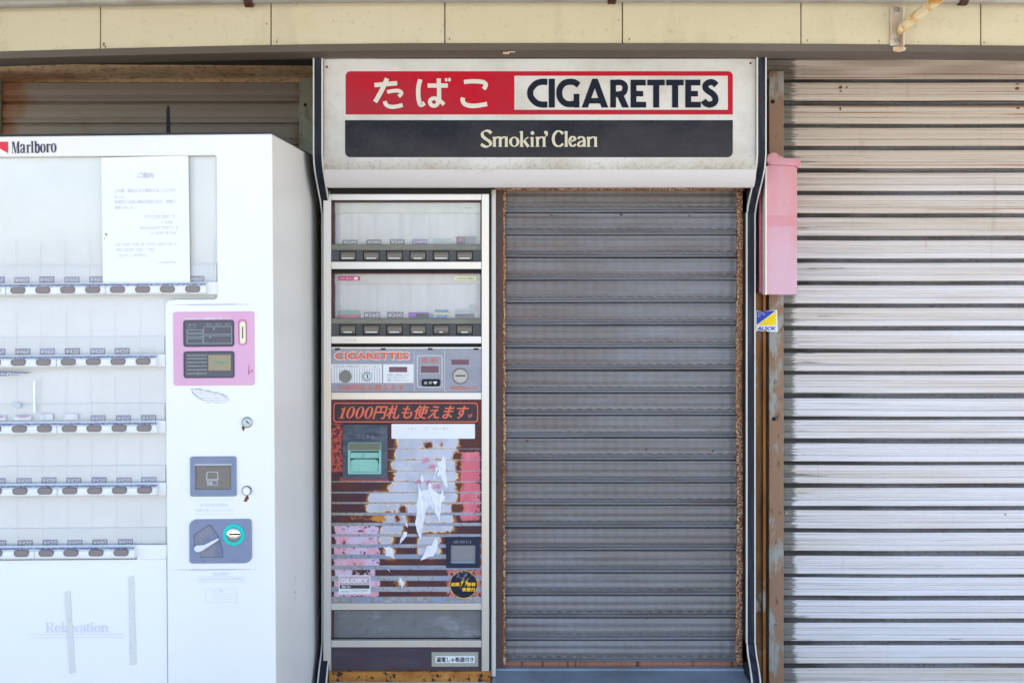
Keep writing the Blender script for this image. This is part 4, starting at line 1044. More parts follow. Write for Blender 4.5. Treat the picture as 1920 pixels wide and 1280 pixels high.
# torn paper left on the panel
scr = [[(1285, 285), (1310, 320), (1312, 450), (1330, 590), (1318, 612), (1290, 560), (1255, 470), (1240, 497), (1225, 480), (1240, 440), (1235, 390), (1220, 360), (1260, 340)],
       [(1215, 400), (1235, 410), (1195, 535), (1180, 535)], [(1070, 468), (1092, 520), (1085, 550), (1065, 545), (1055, 510)],
       [(1036, 555), (1050, 620), (1075, 650), (1085, 625), (1140, 620), (1145, 560), (1165, 560), (1170, 610), (1200, 640), (1260, 670), (1280, 620), (1290, 670), (1305, 700), (1290, 740), (1270, 750),
        (1262, 850), (1250, 965), (1235, 900), (1205, 870), (1190, 820), (1150, 780), (1110, 850), (1090, 950), (1075, 1040), (1060, 1130), (1045, 1090), (1015, 1000), (1008, 940), (1020, 850), (1015, 780), (1035, 680)],
       [(908, 945), (925, 960), (930, 1005), (915, 990)], [(890, 1045), (925, 1050), (920, 1090), (850, 1168), (860, 1110)],
       [(685, 1188), (710, 1205), (740, 1195), (770, 1210), (788, 1255), (805, 1315), (765, 1300), (705, 1285), (722, 1255), (705, 1225)],
       [(1210, 1105), (1235, 1150), (1225, 1230), (1190, 1290), (1100, 1320), (1058, 1330), (1110, 1230), (1120, 1190), (1170, 1180)],
       [(850, 1500), (870, 1520), (888, 1560), (880, 1600), (872, 1605), (860, 1575), (845, 1540)], [(725, 1418), (740, 1424), (758, 1445), (750, 1446)]]
for p in scr:
    q = []
    for i in range(len(p)):
        a, b = p[i], p[(i + 1) % len(p)]
        q.append(a)
        if math.hypot(b[0] - a[0], b[1] - a[1]) > 60: q.append(((a[0] + b[0]) / 2 + random.uniform(-7, 7), (a[1] + b[1]) / 2 + random.uniform(-7, 7)))
    tp = MB().prism([(590 + u / 5.333, 800 + v / 5.333) for u, v in q], PY - .0013, PY - .0006)
    nq = len(q)
    for i in range(nq):
        if random.random() < .35:
            d_ = random.uniform(.001, .004)
            for j in (i, i + nq): tp.v[j] = (tp.v[j][0], tp.v[j][1] - d_, tp.v[j][2])
    tp.build('torn_paper', M_torn, nm)
# delivery flap, kick plate, base
fl = MB().pbox(624.5, 902, 1143.5, 1199, NY + .022, NY + .026).build('delivery_flap', M_tray, nm, bevel=.001)
MB().pbox(621, 624.3, 1143.2, 1199.8, NY + .006, NY + .03).build('flap_reveal', M_maroon, nm)
MB().pbox(624.5, 902, 1196.8, 1199.9, NY + .014, NY + .0215).build('flap_gap', M_dark, nm)
kp = MB().pbox(621, 902.8, 1213.3, 1258, NY + .008, NY + .03).build('kick_plate', M_kick, nm, bevel=.001)
t = MB()
def clip_line(a0):
    pts = []
    for u, v in ((a0, 1248.8), (a0 + 1.5, 1248.8), (a0 + 29, 1221.7), (a0 + 27.5, 1221.7)): pts.append((u, v))
    out = pts
    for side, lim in ((1, 809.5), (-1, 896.5)):
        res = []
        for i in range(len(out)):
            p, q_ = out[i], out[(i + 1) % len(out)]
            ip, iq = side * (p[0] - lim) >= 0, side * (q_[0] - lim) >= 0
            if ip: res.append(p)
            if ip != iq:
                f0 = (lim - p[0]) / (q_[0] - p[0]); res.append((lim, p[1] + (q_[1] - p[1]) * f0))
        out = res
        if len(out) < 3: return None
    return out
for k in range(42):
    c_ = clip_line(780 + k * 2.9)
    if c_: t.sheet(c_, NY + .0066)
t2 = MB().pbox(809, 897, 1221.5, 1249, NY + .0072, NY + .0079).build('warning_label', mat('label_olive', A(96, 98, 88), .5), kp)
t.build('hatching', mat('label_hatch', A(216, 214, 196), .5), t2)
MB().sheet(RR(816.5, 890, 1229, 1242, 2), NY + .0062).build('label_field', M_printglint, t2)
t = MB(); letters(t, '漏電しゃ断器付き', 818.5, 888, 1231, 1240.5, NY + .0058, 0, bold=.3); t.build('lettering', M_plateink, t2)
MB().pbox(607, 920, 1259, 1278, NY - .002, .03).build('rust_base', M_rustbase, nm, bevel=.002)
MB().box(X(607, NY), X(920, NY), NY + .004, .03, .30, Z(1278.3, NY)).build('base_front', M_sill, nm)

# ------------------------------------------------------------------ white vending machine
VY = -.46
vm = thing('vending_machine', 'tall white vending machine with faded price tags and a pink control panel', 'vending machine', (X(140, VY), VY + .25, 0))
VX0, VX1 = X(-240, VY), X(514, VY)
def zv(py): return Z(py, VY)
body = [(-240, 253), (514, 251), (514, 1610), (311, 1610), (311, 573), (313, 566), (318, 561.5), (326, 560), (404, 560), (409, 556), (409, 294), (406, 290.5), (-200, 290.5), (-200, 1610), (-240, 1610)]
MB().prism(body, VY, .06).build('body', M_white, vm, bevel=.0045, seg=3)
MB().box(VX0, VX1 - .004, VY + .012, .055, zv(251) + .0005, zv(246.5)).build('top_cap', mat('cap_dark', A(70, 72, 84), .5), vm, bevel=.002)
MB().box(VX0 + .01, VX1 - .01, .062, .09, .02, zv(262)).build('rear_panel', M_dark, vm)
MB().prism([(314.6, 300), (315.6, 205), (318.2, 195), (321.3, 199), (324, 300)], -.20, -.195).build('antenna_fin', M_blackp, vm, bevel=.001)
DY = VY + .024
dp = MB().box(X(-199, VY), X(408.5, VY), DY, DY + .004, zv(1046), zv(291)).build('display_panel', M_display, vm)
gl = MB().prism([(-199, 291.5), (408, 291.5), (408, 559), (310, 559), (310, 1046), (-199, 1046)], VY + .0105, VY + .013).build('glass_pane', G_big, vm)
MB().prism(R(-199, 310.5, 1046.5, 1600), VY + .006, VY + .02).build('lower_panel', M_lower, vm, bevel=.001)
MB().prism(R(255, 310, 1022, 1046), VY + .007, VY + .0098).build('spacer_panel', M_lower, vm)
rows = [(541.0, 390, [(-12, '460'), (35, '460'), (82, '460'), (128.5, '460'), (175.5, '460'), (222, None), (269, None), (315.5, None), (363, '460')]),
        (676.0, 296, [(-12, '460'), (35, '460'), (82, '460'), (128.5, '420'), (175.5, '420'), (222, '420'), (269, '')]),
        (801.0, 296, [(-12, None), (36, None), (83, None), (129.5, None), (176, '450'), (223, '450'), (270, '420')]),
        (917.5, 296, [(-12, '420'), (36, '420'), (83, '420'), (129.5, '420'), (176.5, '420'), (223, '420'), (270, '220')]),
        (1034.0, 252, [(-12, '420'), (38, '420'), (84.5, '420'), (131, '480'), (178, '480'), (225, '420')])]
for ri, (cy, xe, bt) in enumerate(rows):
    st = MB()
    a, b = -199, xe
    # ledge: sloping top, soft front
    pr = [(cy - 13.5, VY + .009), (cy - 9.0, VY - .001), (cy - 8.0, VY - .0055), (cy - 5.5, VY - .0100), (cy, VY - .0115), (cy + 6, VY - .0100), (cy + 9.2, VY - .0055), (cy + 9.8, VY + .009)]
    v, f = [], []
    for py, yv in pr: v += [(X(a, VY), yv, zv(py)), (X(b, VY), yv, zv(py))]
    nn = len(pr)
    for i in range(nn - 1): f.append((2 * i, 2 * i + 2, 2 * i + 3, 2 * i + 1))
    f.append(tuple(2 * i + 1 for i in range(nn))); f.append(tuple(2 * i for i in range(nn))[::-1])
    st.add(v, f)
    so = st.build('button_strip', M_white_dirty, vm)
    MB().box(X(-199, VY), X(309 if ri else 408, VY), VY + .0065, VY + .0095, zv(cy + 9.6), zv(cy - 13)).build('strip_backing', M_lower, so)
    gm = MB(); pts = []
    for u in range(-190, int(xe) - 2, 3): pts.append((u, cy - 10.6 + random.uniform(-.5, .7)))
    for u in range(int(xe) - 2, -190, -3): pts.append((u, cy - 8.6 + random.uniform(-.6, 1.4)))
    gm.sheet(pts, VY - .0062); 
    gmo = gm.build('ledge_line', mat('blue_grime', A(112, 116, 156), .6), so)  # thin uneven blue-grey line along the top of the ledge
    for jx in (12, 199) if ri == 0 else (106,) if ri < 4 else (62,):
        MB().pbox(jx, jx + .7, cy - 6, cy + 8, VY - .0118, VY - .0110).build('joint', M_printgrey, so)
    for bx_, price in bt:
        MB().ring(RR(bx_ - 14, bx_ + 14, cy - 6.6, cy + 5.9, 6, 5), RR(bx_ - 12.8, bx_ + 12.8, cy - 5.4, cy + 4.7, 4.9, 5), VY - .0124, VY - .009).build('button_bezel', M_buttonrim, so)
        MB().prism(RR(bx_ - 12.9, bx_ + 12.9, cy - 5.5, cy + 4.8, 4.8, 5), VY - .0119, VY - .009).build('button', M_button, so)
        if price is None: continue
        top, bot = cy - 25.5, cy - 13.6
        g = MB().pbox(bx_ - 6 - 0, bx_ + 22 - 0, top, bot, DY - .007, DY - .006)
        if price:
            ty = DY - .0073
            letters(g, '¥' + price, bx_ - 4.2, bx_ + 20, top + 2, bot - 2.2, ty, 1, 0.12, .1)
            go = g.build('price_tag', [random.choice((M_tag, M_tag3, M_tag4)), M_printglint], dp); go.location.z += random.uniform(-.0009, .0009); go.location.x += random.uniform(-.0008, .0008)
        else: g.build('price_tag', [M_printglint], dp)
    # clear pocket band and dividers
    xr = 408 if ri == 0 else 309
    MB().pbox(-199, xr, cy - 47, cy - 12, DY - .005, DY - .002).build('pocket_band', M_clear, dp)
    top = [295, 560, 688, 812, 930][ri]
    for k in range(-1, 9):
        u = 59 + 46.7 * (k - 1) + (12 if ri else 12)
        if u < xr - 6: MB().box(X(u - .35, VY), X(u + .35, VY), DY - .0062, DY - .0052, zv(cy - 13), zv(max(top + 6, cy - 95))).build('divider', M_display, dp)
# scraps in the third row
for (a, b, c, d) in ((27, 59, 775, 784), (76, 99, 772, 784), (121, 146, 773, 784), (-15, 11, 775, 784)):
    MB().pbox(a, b, c, d, DY - .013, DY - .0085).build('torn_tag', M_torn, dp)
for (a, b, c) in ((28, 58, 777), (-20, 11, 777.5)):
    t = MB(); n = 14
    up = [(a + (b - a) * i / n, c - 2.5 * math.sin(math.pi * i / n)) for i in range(n + 1)]; lo = [(a + (b - a) * i / n, c + 2.2 * math.sin(math.pi * i / n)) for i in range(n, -1, -1)]
    t.sheet(up + lo[1:-1], DY - .0136); t.build('torn_edge', mat('torn_edge_pink', A(190, 160, 180), .6), dp)
MB().pbox(62.5, 66.5, 711, 770, VY + .0088, VY + .010).build('white_strip', M_clear, vm)
MB().prism([(24, 750), (40, 753), (38, 762), (23, 757)], VY + .0088, VY + .010).build('label_scrap', M_palegrey, vm)
t = MB(); n = 20
up = [(-30 + 92 * i / n, 694.5 - 2.8 * math.sin(math.pi * (.25 + .75 * i / n)) + 0.0) for i in range(n + 1)]
lo = [(-30 + 92 * i / n, 694.5 + 6.5 * math.sin(math.pi * (.25 + .75 * i / n))) for i in range(n, -1, -1)]
t.sheet(up + lo[1:], VY + .0095)
leaf = t.build('peeled_label', mat('peeled_grey', A(140, 140, 158), .6), vm)
t = MB(); letters(t, 'ーハーハーー', -20, 44, 695, 699.5, VY + .0091, 0, bold=.5); t.build('label_remnant', M_printglint, leaf)
# logo
y1 = VY - .0006
ink = Pen(0, 240, 12.8, y1)
ink.poly([(-700, 292), (244, 282), (244, 566), (40, 448), (-310, 566), (-700, 448)])
ink.mb.build('logo_chevron', M_mred, vm)
ink = Pen(0, 240, 12.8, y1)
def st2(x, a, b, w=44, sl_=0): ink.rect(x - w / 2, x + w / 2, a, b); ink.rect(x - w / 2 - 17, x + w / 2 + 17, b - 12, b)
ink.rect(342, 354, 285, 565); ink.rect(322, 372, 553, 566); ink.rect(326, 372, 284, 298)
ink.poly([(345, 285), (392, 285), (432, 565), (405, 565)]); ink.poly([(418, 565), (430, 565), (478, 285), (466, 285)])
st2(487, 283, 565); ink.rect(487, 520, 283, 296)
ink.stroke([(552, 415), (556, 378), (585, 352), (618, 365), (624, 410), (624, 556)], 40, 14); ink.poly(disc(556, 398, 18, 12)); ink.stroke([(622, 440), (575, 462), (548, 505), (560, 548), (590, 548), (622, 515)], 32, 12); ink.rect(620, 660, 545, 557)
st2(712, 360, 556, 42); ink.rect(680, 712, 360, 372); ink.stroke([(715, 420), (735, 372), (762, 362)], 16); ink.poly(disc(766, 382, 20, 12))
st2(822, 275, 555, 42); ink.rect(786, 822, 275, 287)
ink.rect(884, 926, 272, 556); ink.rect(862, 890, 272, 284); ink.stroke([(915, 385), (945, 350), (978, 390), (984, 460), (974, 525), (946, 556), (915, 530)], 42, 14)
ink.oval(1077, 448, 46, 104, 42, 14)
st2(1188, 345, 548, 42); ink.rect(1158, 1188, 345, 357); ink.stroke([(1192, 405), (1215, 358), (1240, 350)], 16); ink.poly(disc(1246, 370, 20, 12))
ink.oval(1334, 440, 47, 106, 42, 14)
ink.mb.build('lettering', M_mink, vm)
# dotted lines
for cy in (570, 1066.5):
    t = MB(); t.sheet(R(352, 443, cy - .6, cy + .6), y1)
    for k in range(6): t.sheet(R(318 + k * 5.6, 318 + k * 5.6 + .8 + k * .55, cy - .6, cy + .6), y1); t.sheet(R(477 - k * 5.6 - .8 - k * .55, 477 - k * 5.6, cy - .6, cy + .6), y1)
    t.build('printed_rule', mat('rule_violet', A(140, 142, 196), .5), vm)
# pink control panel
pp = MB().prism(RR(326, 477.5, 583.5, 721.5, 4.5), VY - .003, VY + .001).build('control_panel', M_pinkpanel, vm, bevel=.001)
py_ = VY - .0036
s1 = MB().prism(RR(346.5, 438.5, 600.5, 647.5, 4), py_ - .0004, VY - .0028).build('screen', M_lcd, pp)
s2 = MB().prism(RR(346.5, 438.5, 659, 706, 4), py_ - .0004, VY - .0028).build('screen', M_lcd, pp)
MB().ring(RR(345, 440, 599, 649, 5), RR(347, 438, 601, 647, 4), py_ - .0012, VY - .0028).build('screen_bezel', mat('screen_rim', A(70, 62, 84), .4), s1)
MB().ring(RR(345, 440, 657.5, 707.5, 5), RR(347, 438, 659.5, 705.5, 4), py_ - .0012, VY - .0028).build('screen_bezel', MATS['screen_rim'], s2)
t = MB(); yq = py_ - .0007
for (a, b, c, d) in ((383, 436, 611, 626), (383, 436, 628, 643), (351.5, 381.5, 617, 623), (351.5, 381.5, 625, 631), (351.5, 381.5, 633, 643)):
    t.ring(R(a, b, c, d), R(a + .8, b - .8, c + .8, d - .8), yq, yq + .0003)
t.sheet(R(401.5, 403.5, 614, 617), yq); t.sheet(R(394, 396, 630, 633), yq)
for a, b in ((388, 399), (405, 418), (423, 434)): letters(t, '販売中', a, b, 606, 608.8, yq)
letters(t, '売 切', 354, 368, 606, 609.5, yq); letters(t, 'チャージ', 353, 369, 612, 615, yq)
t.build('screen_print', M_lcdline, s1)
t = MB()
for c in (664, 670, 677, 684, 691, 698): t.sheet(R(351.5, 388.5, c, c + 2), yq)
t.sheet(R(371, 372, 694, 704), yq)
t.build('screen_print', mat('screen_line_green', A(136, 148, 140), .3), s2)
MB().sheet(R(391.5, 433.5, 664.5, 693.5), yq).build('tan_screen', M_lcdtan, s2)
t = MB(); letters(t, 'Taspo', 402.5, 426, 675.5, 682.5, yq - .0003, 0, .1, .4); t.build('lettering', M_teal, s2)
t = MB(); letters(t, 'あなたがお持ちになっている商品購入希望ボタンを押してください', 348.5, 434.5, 594, 598, py_ - .0002, 0, bold=.2); t.build('lettering', M_printglint, pp)
cs_ = MB().prism(RR(450.5, 461.5, 602, 644, 5.4, 6), py_ - .004, VY - .0028).build('card_slot', M_ivory, pp, bevel=.0015)
MB().prism(RR(455.2, 457, 612, 634, .8, 3), py_ - .0044, py_ - .0038).build('slot_mouth', M_dark, cs_)
t = MB(); t.ring(RR(448, 464, 598, 647, 7, 6), RR(449.6, 462.4, 600, 646, 6, 6), py_, VY - .0028); t.build('slot_surround', mat('pink_dark', A(206, 110, 158), .45), pp)
t = MB(); t.sheet([(467, 683), (468, 684), (467.5, 694), (470, 699), (466.5, 702), (466, 694)], py_ - .0001); t.sheet(disc(473, 695, 2, 8), py_ - .0001); t.build('stain', mat('pink_stain', A(200, 96, 140), .5), pp)
# torn leaf-shaped sticker remains
t = MB()
for k, (c, a, b) in enumerate(((727, 358, 382), (730, 359, 398), (733.5, 360, 412), (737, 363, 421), (741, 366, 427), (745, 371, 430), (749, 378, 430), (753, 388, 426))):
    u = a
    while u < b - 2:
        w_ = random.uniform(4, 16); t.sheet(R(u, min(u + w_, b), c, c + random.uniform(.5, .9)), y1); u += w_ + random.uniform(.8, 2.5)
t.sheet([(358, 727), (372, 728), (398, 733), (420, 739), (430, 748), (430.8, 755), (429.5, 748.5), (419.5, 740), (398, 734), (372, 729)], y1 - .0001)
t.sheet([(358, 727), (362, 736), (374, 746), (396, 755), (374, 745), (363, 735)], y1 - .0001)
t.build('sticker_residue', M_printgrey, vm)
# locks
lk = MB().lathe(463.5, 791, [(10.2, VY), (10.2, VY - .003), (8.6, VY - .0045), (8.0, VY - .003), (.3, VY - .003)], VY, 28).build('key_lock', M_lock, vm)
MB().prism([(460.5, 788), (461.8, 787), (467, 793.5), (465.8, 794.6)], VY - .0036, VY - .003).build('keyhole', M_blackp, lk)
MB().prism([(455, 797), (458, 796), (459, 802), (456.5, 808), (454, 804), (453, 801)], y1, VY).build('rust_mark', M_rustspot, lk)
bt_ = MB().lathe(461.3, 919.5, [(8.3, VY), (8.3, VY - .003), (7.2, VY - .004), (.3, VY - .004)], VY, 28).build('round_cover', M_white, vm)
MB().ring(disc(461.3, 919.5, 8.9), disc(461.3, 919.5, 7.9), VY - .0046, VY).build('cover_rim', mat('rim_violet', A(96, 96, 140), .5), bt_)
MB().prism([(460, 929), (464, 928.5), (466, 934), (462, 937), (463, 940), (455, 939), (458, 935)], y1, VY).build('rust_mark', M_rustspot, bt_)
# bill window
bw = MB().ring(RR(355.5, 442, 855, 929.5, 4), RR(365, 432.5, 869.5, 916.5, 1), VY - .004, VY + .002).build('bill_window', M_greyplate, vm, bevel=.001)
MB().prism(R(364, 433, 868.5, 917), VY - .0005, VY + .001).build('bill_flap', M_brownflap, bw)
MB().pbox(364.5, 433, 868.8, 871, VY - .0042, VY - .0006).build('flap_edge', M_palegrey, bw)
t = MB(); yq = VY - .0009
for q in ([(387.5, 883), (407.5, 883), (409, 898), (385.5, 898)],): 
    c_ = [(sum(p[0] for p in q) / 4), (sum(p[1] for p in q) / 4)]
    t.ring(q, [(c_[0] + (p[0] - c_[0]) * .88, c_[1] + (p[1] - c_[1]) * .86) for p in q], yq, yq + .0003)
t.ring(R(387.5, 407, 899, 908.5), R(388.5, 406, 900, 907.5), yq, yq + .0003); letters(t, '10', 390.5, 397, 901.5, 906.5, yq, 0, bold=.4)
t.build('pictogram', M_palegrey, bw)
t = MB(); letters(t, '未成年者の喫煙は', 374, 427, 942, 948.5, y1); letters(t, '法律で禁じられています', 364.5, 437, 952, 958.5, y1)
for c in (936.3, 962.7): t.sheet(R(363, 436, c, c + .7), y1)
t.build('fine_print', M_printpale, vm)
# coin plate
cpn = MB().prism(RR(353, 470, 972.5, 1055, 0, 6, (14, 6, 14, 6)), VY - .004, VY + .001).build('coin_plate', M_greyplate, vm, bevel=.0015)
po = [(361, 1001), (390, 982), (395, 984), (409, 1005), (416, 1028), (416, 1044), (374, 1044), (373, 1034), (363, 1030)]
c0 = (390, 1015)
MB().prism(po, VY - .0046, VY - .0041).build('lever_recess', mat('recess_rim', A(104, 108, 126), .5), cpn)
MB().prism([(c0[0] + (u - c0[0]) * .93, c0[1] + (v - c0[1]) * .93) for u, v in po], VY - .0050, VY - .0047).build('recess_floor', mat('recess_floor', A(138, 138, 148), .45, layers=[dict(col=A(104, 118, 154), s=(30, 30, 30), lo=.46, hi=.6, amt=.7)]), cpn)
MB().prism([(361.5, 1028), (363, 1023.5), (368, 1021), (380, 1020.5), (394, 1014), (407, 1008), (409, 1009.5), (407.5, 1012), (392, 1022), (378, 1031), (371, 1034), (364.5, 1033)], VY - .012, VY - .0055).build('return_lever', M_lever, cpn, bevel=.0015)
rg = MB().lathe(438, 1000.5, [(20.6, VY - .003), (20.6, VY - .0055), (19.8, VY - .0062), (14.2, VY - .0062), (13.6, VY - .005)], VY, 36).build('coin_ring', M_turq, cpn)
kn = MB().lathe(438, 1000.5, [(13.6, VY - .004), (13.6, VY - .0068), (12.6, VY - .0085), (7, VY - .0095), (.4, VY - .0098)], VY, 32).build('coin_knob', M_chrome, cpn, smooth=True)
MB().pbox(428, 448.5, 999.3, 1002, VY - .0108, VY - .0085).build('coin_slot', M_dark, cpn)
t = MB(); letters(t, '返却レバー', 377, 398, 1048, 1051, VY - .0043); letters(t, '投入', 433, 445, 1048, 1051, VY - .0043); t.build('fine_print', M_greyrecess, cpn)
# lower prints
t = MB(); letters(t, 'GLORY', 397, 427, 1072, 1077, y1, 0, bold=.3); letters(t, 'Cigarettes vendor model TNR-0402', 373, 452, 1081.5, 1087.5, y1, 0, .15)
for a, b, c, d in ((369, 456, 1079.5, 1090),): t.ring(R(a, b, c, d), R(a + .6, b - .6, c + .6, d - .6), y1, y1 + .0003)
t.ring(R(383, 442, 1102, 1128), R(383.5, 441.5, 1102.5, 1127.5), y1, y1 + .0003)
for c in (1112, 1117, 1122): t.sheet(R(396, 436, c, c + .5), y1)
letters(t, '注 意', 396, 416, 1104.5, 1109, y1)
t.build('fine_print', M_printpale, vm)
pn = Pen(0, 854, 3, VY + .0055)
def st3(x, a, b, w=9): pn.rect(x - w / 2, x + w / 2, a, b); pn.rect(x - w / 2 - 5, x + w / 2 + 5, b - 3, b); pn.rect(x - w / 2 - 5, x, a, a + 3)
st3(258, 928, 983); pn.stroke([(258, 930), (280, 931), (287, 943), (280, 955), (258, 957)], 9, 3.5); pn.poly([(266, 957), (276, 956), (297, 983), (284, 983)])
pn.stroke([(304, 965), (331, 963), (326, 950), (316, 947), (305, 956), (304, 969), (313, 982), (330, 977)], 9, 3)
st3(345, 926, 983)
pn.stroke([(359, 958), (366, 947), (378, 948), (381, 960), (381, 983)], 9, 3.5); pn.stroke([(380, 963), (363, 969), (360, 979), (369, 983), (381, 976)], 8, 3)
pn.poly([(398, 947), (409, 947), (436, 983), (425, 983)]); pn.poly([(430, 947), (434, 947), (404, 983), (400, 983)])
pn.stroke([(444, 958), (451, 947), (463, 948), (467, 960), (467, 983)], 9, 3.5); pn.stroke([(466, 963), (449, 969), (445, 979), (455, 983), (467, 976)], 8, 3)
pn.rect(480, 489, 935, 978); pn.rect(474, 497, 947, 950); pn.stroke([(485, 975), (489, 982), (498, 979)], 6, 3)
st3(508, 947, 983); pn.poly(disc(508, 934, 6, 12))
pn.oval(538, 965, 13, 17, 9, 3.5)
st3(568, 947, 983); st3(592, 957, 983); pn.stroke([(568, 957), (580, 948), (590, 950), (593, 962)], 8, 3.5)
pn.rect(155, 690, 994, 996.5); pn.rect(175, 690, 1011, 1013.5)
pn.mb.build('lettering', M_printpale, vm)
for q in ([(118, 1106), (129, 1104), (138, 1258), (126, 1260)], [(238, 1080), (249, 1076), (252, 1243), (240, 1244)]):
    p = []
    for i in range(4):
        a, b = q[i], q[(i + 1) % 4]
        p += [(a[0] + (b[0] - a[0]) * k / 6 + random.uniform(-.4, .4), a[1] + (b[1] - a[1]) * k / 6 + random.uniform(-.4, .4)) for k in range(6)]
    MB().prism(p, VY + .0046, VY + .0058).build('tape_strip', M_tape, vm)
# chips on the side
for yy_, zz_, s_ in ((-.252, 1083, 3.5), (-.248, 1090, 2), (-.255, 1110, 4.5), (-.25, 1120, 2.5)):
    x_ = VX1 + .0006
    z_ = Z(zz_, yy_); k_ = s_ * .0014
    MB().add([(x_, yy_ - k_ * .5, z_), (x_, yy_, z_ + k_), (x_, yy_ + k_ * .4, z_), (x_, yy_, z_ - k_)], [(0, 1, 2, 3)]).build('paint_chip', M_plateink, vm)
# the machine stands a touch out of plumb
ang = math.radians(-.42)
pivot = Vector((X(513, VY), 0, zv(800)))
base_l = Vector(vm.location)
T = Matrix.Translation(pivot) @ Matrix.Rotation(ang, 4, 'Y') @ Matrix.Translation(-pivot)
vm.location = T @ base_l
vm.rotation_euler = (0, ang, 0)

# notice on its glass
nt_ = thing('paper_notice', 'white printed paper notice taped to the display glass of the white machine', 'notice', P(277, 527, VY))
NQ = VY + .0088
pm = MB(); vv, ff = [], []
nx_, nz_ = 14, 20
for i in range(nx_ + 1):
    for j in range(nz_ + 1):
        u, w = i / nx_, j / nz_
        top_l, top_r, bot_l, bot_r = (193.5, 293.5), (357, 290.5), (195, 529), (358.5, 528)
        a = (top_l[0] * (1 - u) + top_r[0] * u, top_l[1] * (1 - u) + top_r[1] * u); b = (bot_l[0] * (1 - u) + bot_r[0] * u, bot_l[1] * (1 - u) + bot_r[1] * u)
        px, py = a[0] * (1 - w) + b[0] * w, a[1] * (1 - w) + b[1] * w
        vv.append((X(px, NQ), NQ - .0012 * math.sin(math.pi * u) * math.sin(2.2 * w) - .0004, Z(py, NQ)))
for i in range(nx_):
    for j in range(nz_): a = i * (nz_ + 1) + j; ff.append((a, a + 1, a + nz_ + 2, a + nz_ + 1))
pm.add(vv, ff); sh = pm.build('sheet', M_paper, nt_, smooth=True)
t = MB(); q = NQ - .0024
letters(t, 'ご案内', 262, 290, 322, 332, q, 0, bold=.25)
letters(t, 'この度、都合により閉店することになり', 218, 332, 352, 359, q); letters(t, 'ました。', 218, 238, 364, 370, q)
letters(t, '皆様方には永い間お世話になり、有難う', 218, 332, 373, 380, q); letters(t, '御座いました。', 218, 255, 384, 390, q)
def marks(a, b, c, h):
    u = a
    while u < b - 1:
        w_ = random.uniform(2.2, 4.5)
        t.sheet(R(u, u + w_, c + random.uniform(0, 1.2), c + .9 + random.uniform(0, 1)), q); 
        if random.random() < .7: t.sheet(R(u + w_ * .4, u + w_ * .4 + .8, c, c + h), q - .00005)
        if random.random() < .6: t.sheet(R(u, u + w_, c + h - 1.1, c + h - .3), q - .0001)
        u += w_ + (random.uniform(.8, 1.4) if random.random() < .86 else 4)
for a, b, c, h in ((274, 330, 402, 6), (305, 325, 413, 5), (265, 335, 423, 5), (286, 335, 433, 5), (220, 335, 454, 5), (221, 296, 464, 5), (223, 282, 474.5, 5), (297, 334, 488.5, 4)): marks(a, b, c, h)
t.build('printed_text', mat('pale_ink', A(208, 208, 218), .6), sh)
t = MB(); t.sheet([(199, 435.5), (201, 435), (203.5, 438.5), (202, 440)], q); t.sheet(disc(198.5, 445, 1, 6), q); t.build('tear', M_mink, sh)
T2 = Matrix.Translation(pivot) @ Matrix.Rotation(ang, 4, 'Y') @ Matrix.Translation(-pivot)
nt_.location = T2 @ Vector(nt_.location); nt_.rotation_euler = (0, ang, 0)

# ------------------------------------------------------------------ pink wall box and security sticker
BY = -.05
pb = thing('wall_box', 'faded pink plastic wall box with hinged lid hung between the shutters', 'box', P(1466, 552, BY))
def pf(a, b): return (X(a, BY), Z(b, BY))
MB().prism(RR(1437.5, 1495, 309, 552.5, 2.5, 4), BY, .072).build('box_body', M_pink, pb, bevel=.003, seg=3)
for k in range(5): MB().pbox(1439, 1494.4, 405 + k * 4.2, 406.3 + k * 4.2, BY - .0008, BY + .001).build('groove', M_pinkdk, pb)
MB().pbox(1434.6, 1438.4, 312, 552.8, BY - .002, BY + .022).build('front_edge', mat('pale_pink_edge', A(238, 220, 214), .45), pb, bevel=.001)
lid = [(1437, 300), (1439, 291), (1447, 285.5), (1456, 286), (1463, 292), (1470, 295.5), (1490, 296.5), (1500, 299), (1502.5, 305), (1501, 313), (1497.5, 316), (1494, 311.5), (1470, 309.5), (1445, 309), (1438.5, 306)]
MB().prism(lid, BY - .008, .07).build('lid', M_pink, pb, bevel=.0025, seg=3)
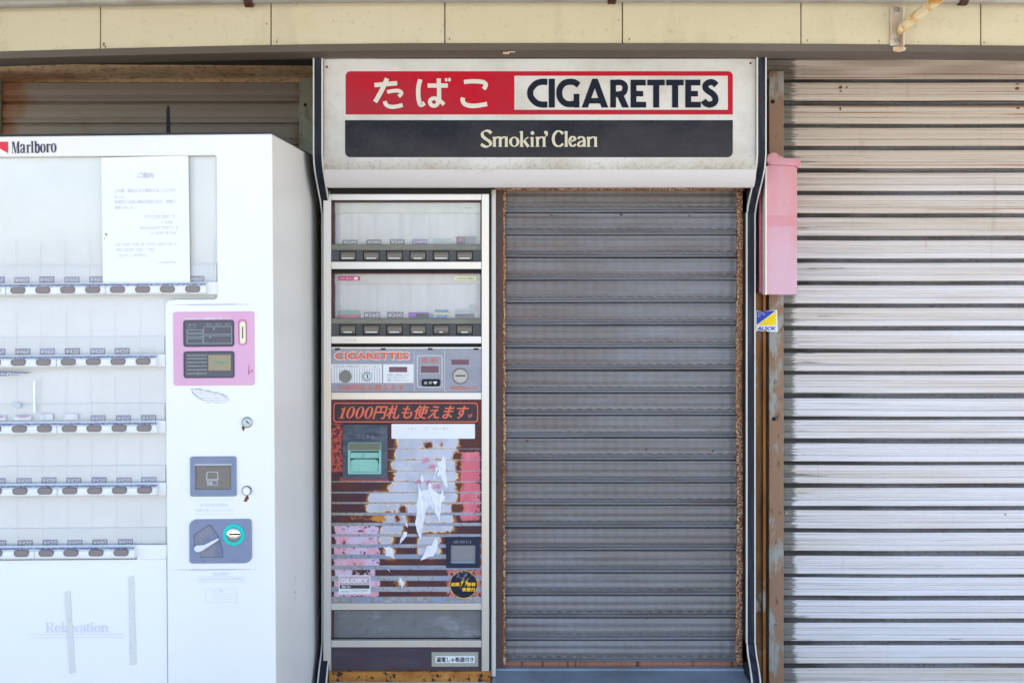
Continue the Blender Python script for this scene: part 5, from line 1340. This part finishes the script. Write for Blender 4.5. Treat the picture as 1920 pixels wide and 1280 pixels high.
t = MB().prism([(1456.5, 286.8), (1464, 293), (1471, 298), (1499, 301.5), (1500.5, 305), (1470, 302), (1463.5, 298)], BY - .0095, BY - .0082); t.build('lid_rim', M_pink, pb, bevel=.0008)
for cy in (398, 432, 466, 496): 
    MB().box(X(1437.5, BY) - .0035, X(1437.5, BY) - .0008, -.02, .03, Z(cy + 1.4, 0), Z(cy - 1.4, 0)).build('rib', M_pinkdk, pb)
MB().box(X(1437.5, BY) - .006, X(1437.5, BY) - .0006, .004, .010, Z(548, 0), Z(330, 0)).build('hinge_strip', M_pinkdk, pb, bevel=.001)
MB().lathe(1496, 540, [(1.8, BY + .02), (1.8, BY + .012), (.3, BY + .011)], BY, 10).build('screw', M_blackp, pb)
KY = SY - .0165
ss = thing('security_sticker', 'small blue and yellow security sticker on the rusty rail below the pink box', 'sticker', P(1439, 622, KY))
bs = MB().prism([(1417.8, 582), (1430, 583), (1440, 582), (1457.5, 580.6), (1458.3, 621.8), (1440, 621.5), (1435, 619.5), (1428, 621), (1424, 619), (1417.8, 621.5)], KY, KY + .0006).build('backing', M_printglint, ss)
MB().sheet([(1419, 583.2), (1454.5, 582.3), (1419, 608.8)], KY - .0003).build('blue_field', M_blue, bs)
MB().sheet([(1455.5, 583), (1455.3, 609.8), (1420.2, 609.8)], KY - .0003).build('yellow_field', M_yellow, bs)
t = MB(); letters(t, 'ALSOK', 1420, 1455, 612.2, 618.8, KY - .0003, 0, .25, .5); t.build('lettering', M_blue, bs)
t = MB(); letters(t, 'Always', 1421, 1433.6, 585, 587.4, KY - .0006); letters(t, 'Security', 1421, 1435, 588.4, 591, KY - .0006); letters(t, 'OK', 1421, 1425.5, 592, 594.2, KY - .0006); t.build('lettering', M_printglint, bs)

# print too fine to pick apart letter by letter
for o in bpy.data.objects:
    if o.name.split('.')[0] in ('printed_text', 'fine_print', 'lettering', 'lettering_outline', 'worn_lettering', 'faint_print', 'screen_print', 'sticker_residue', 'hatching', 'printed_rule', 'rust_flakes'):
        o['kind'] = 'stuff'
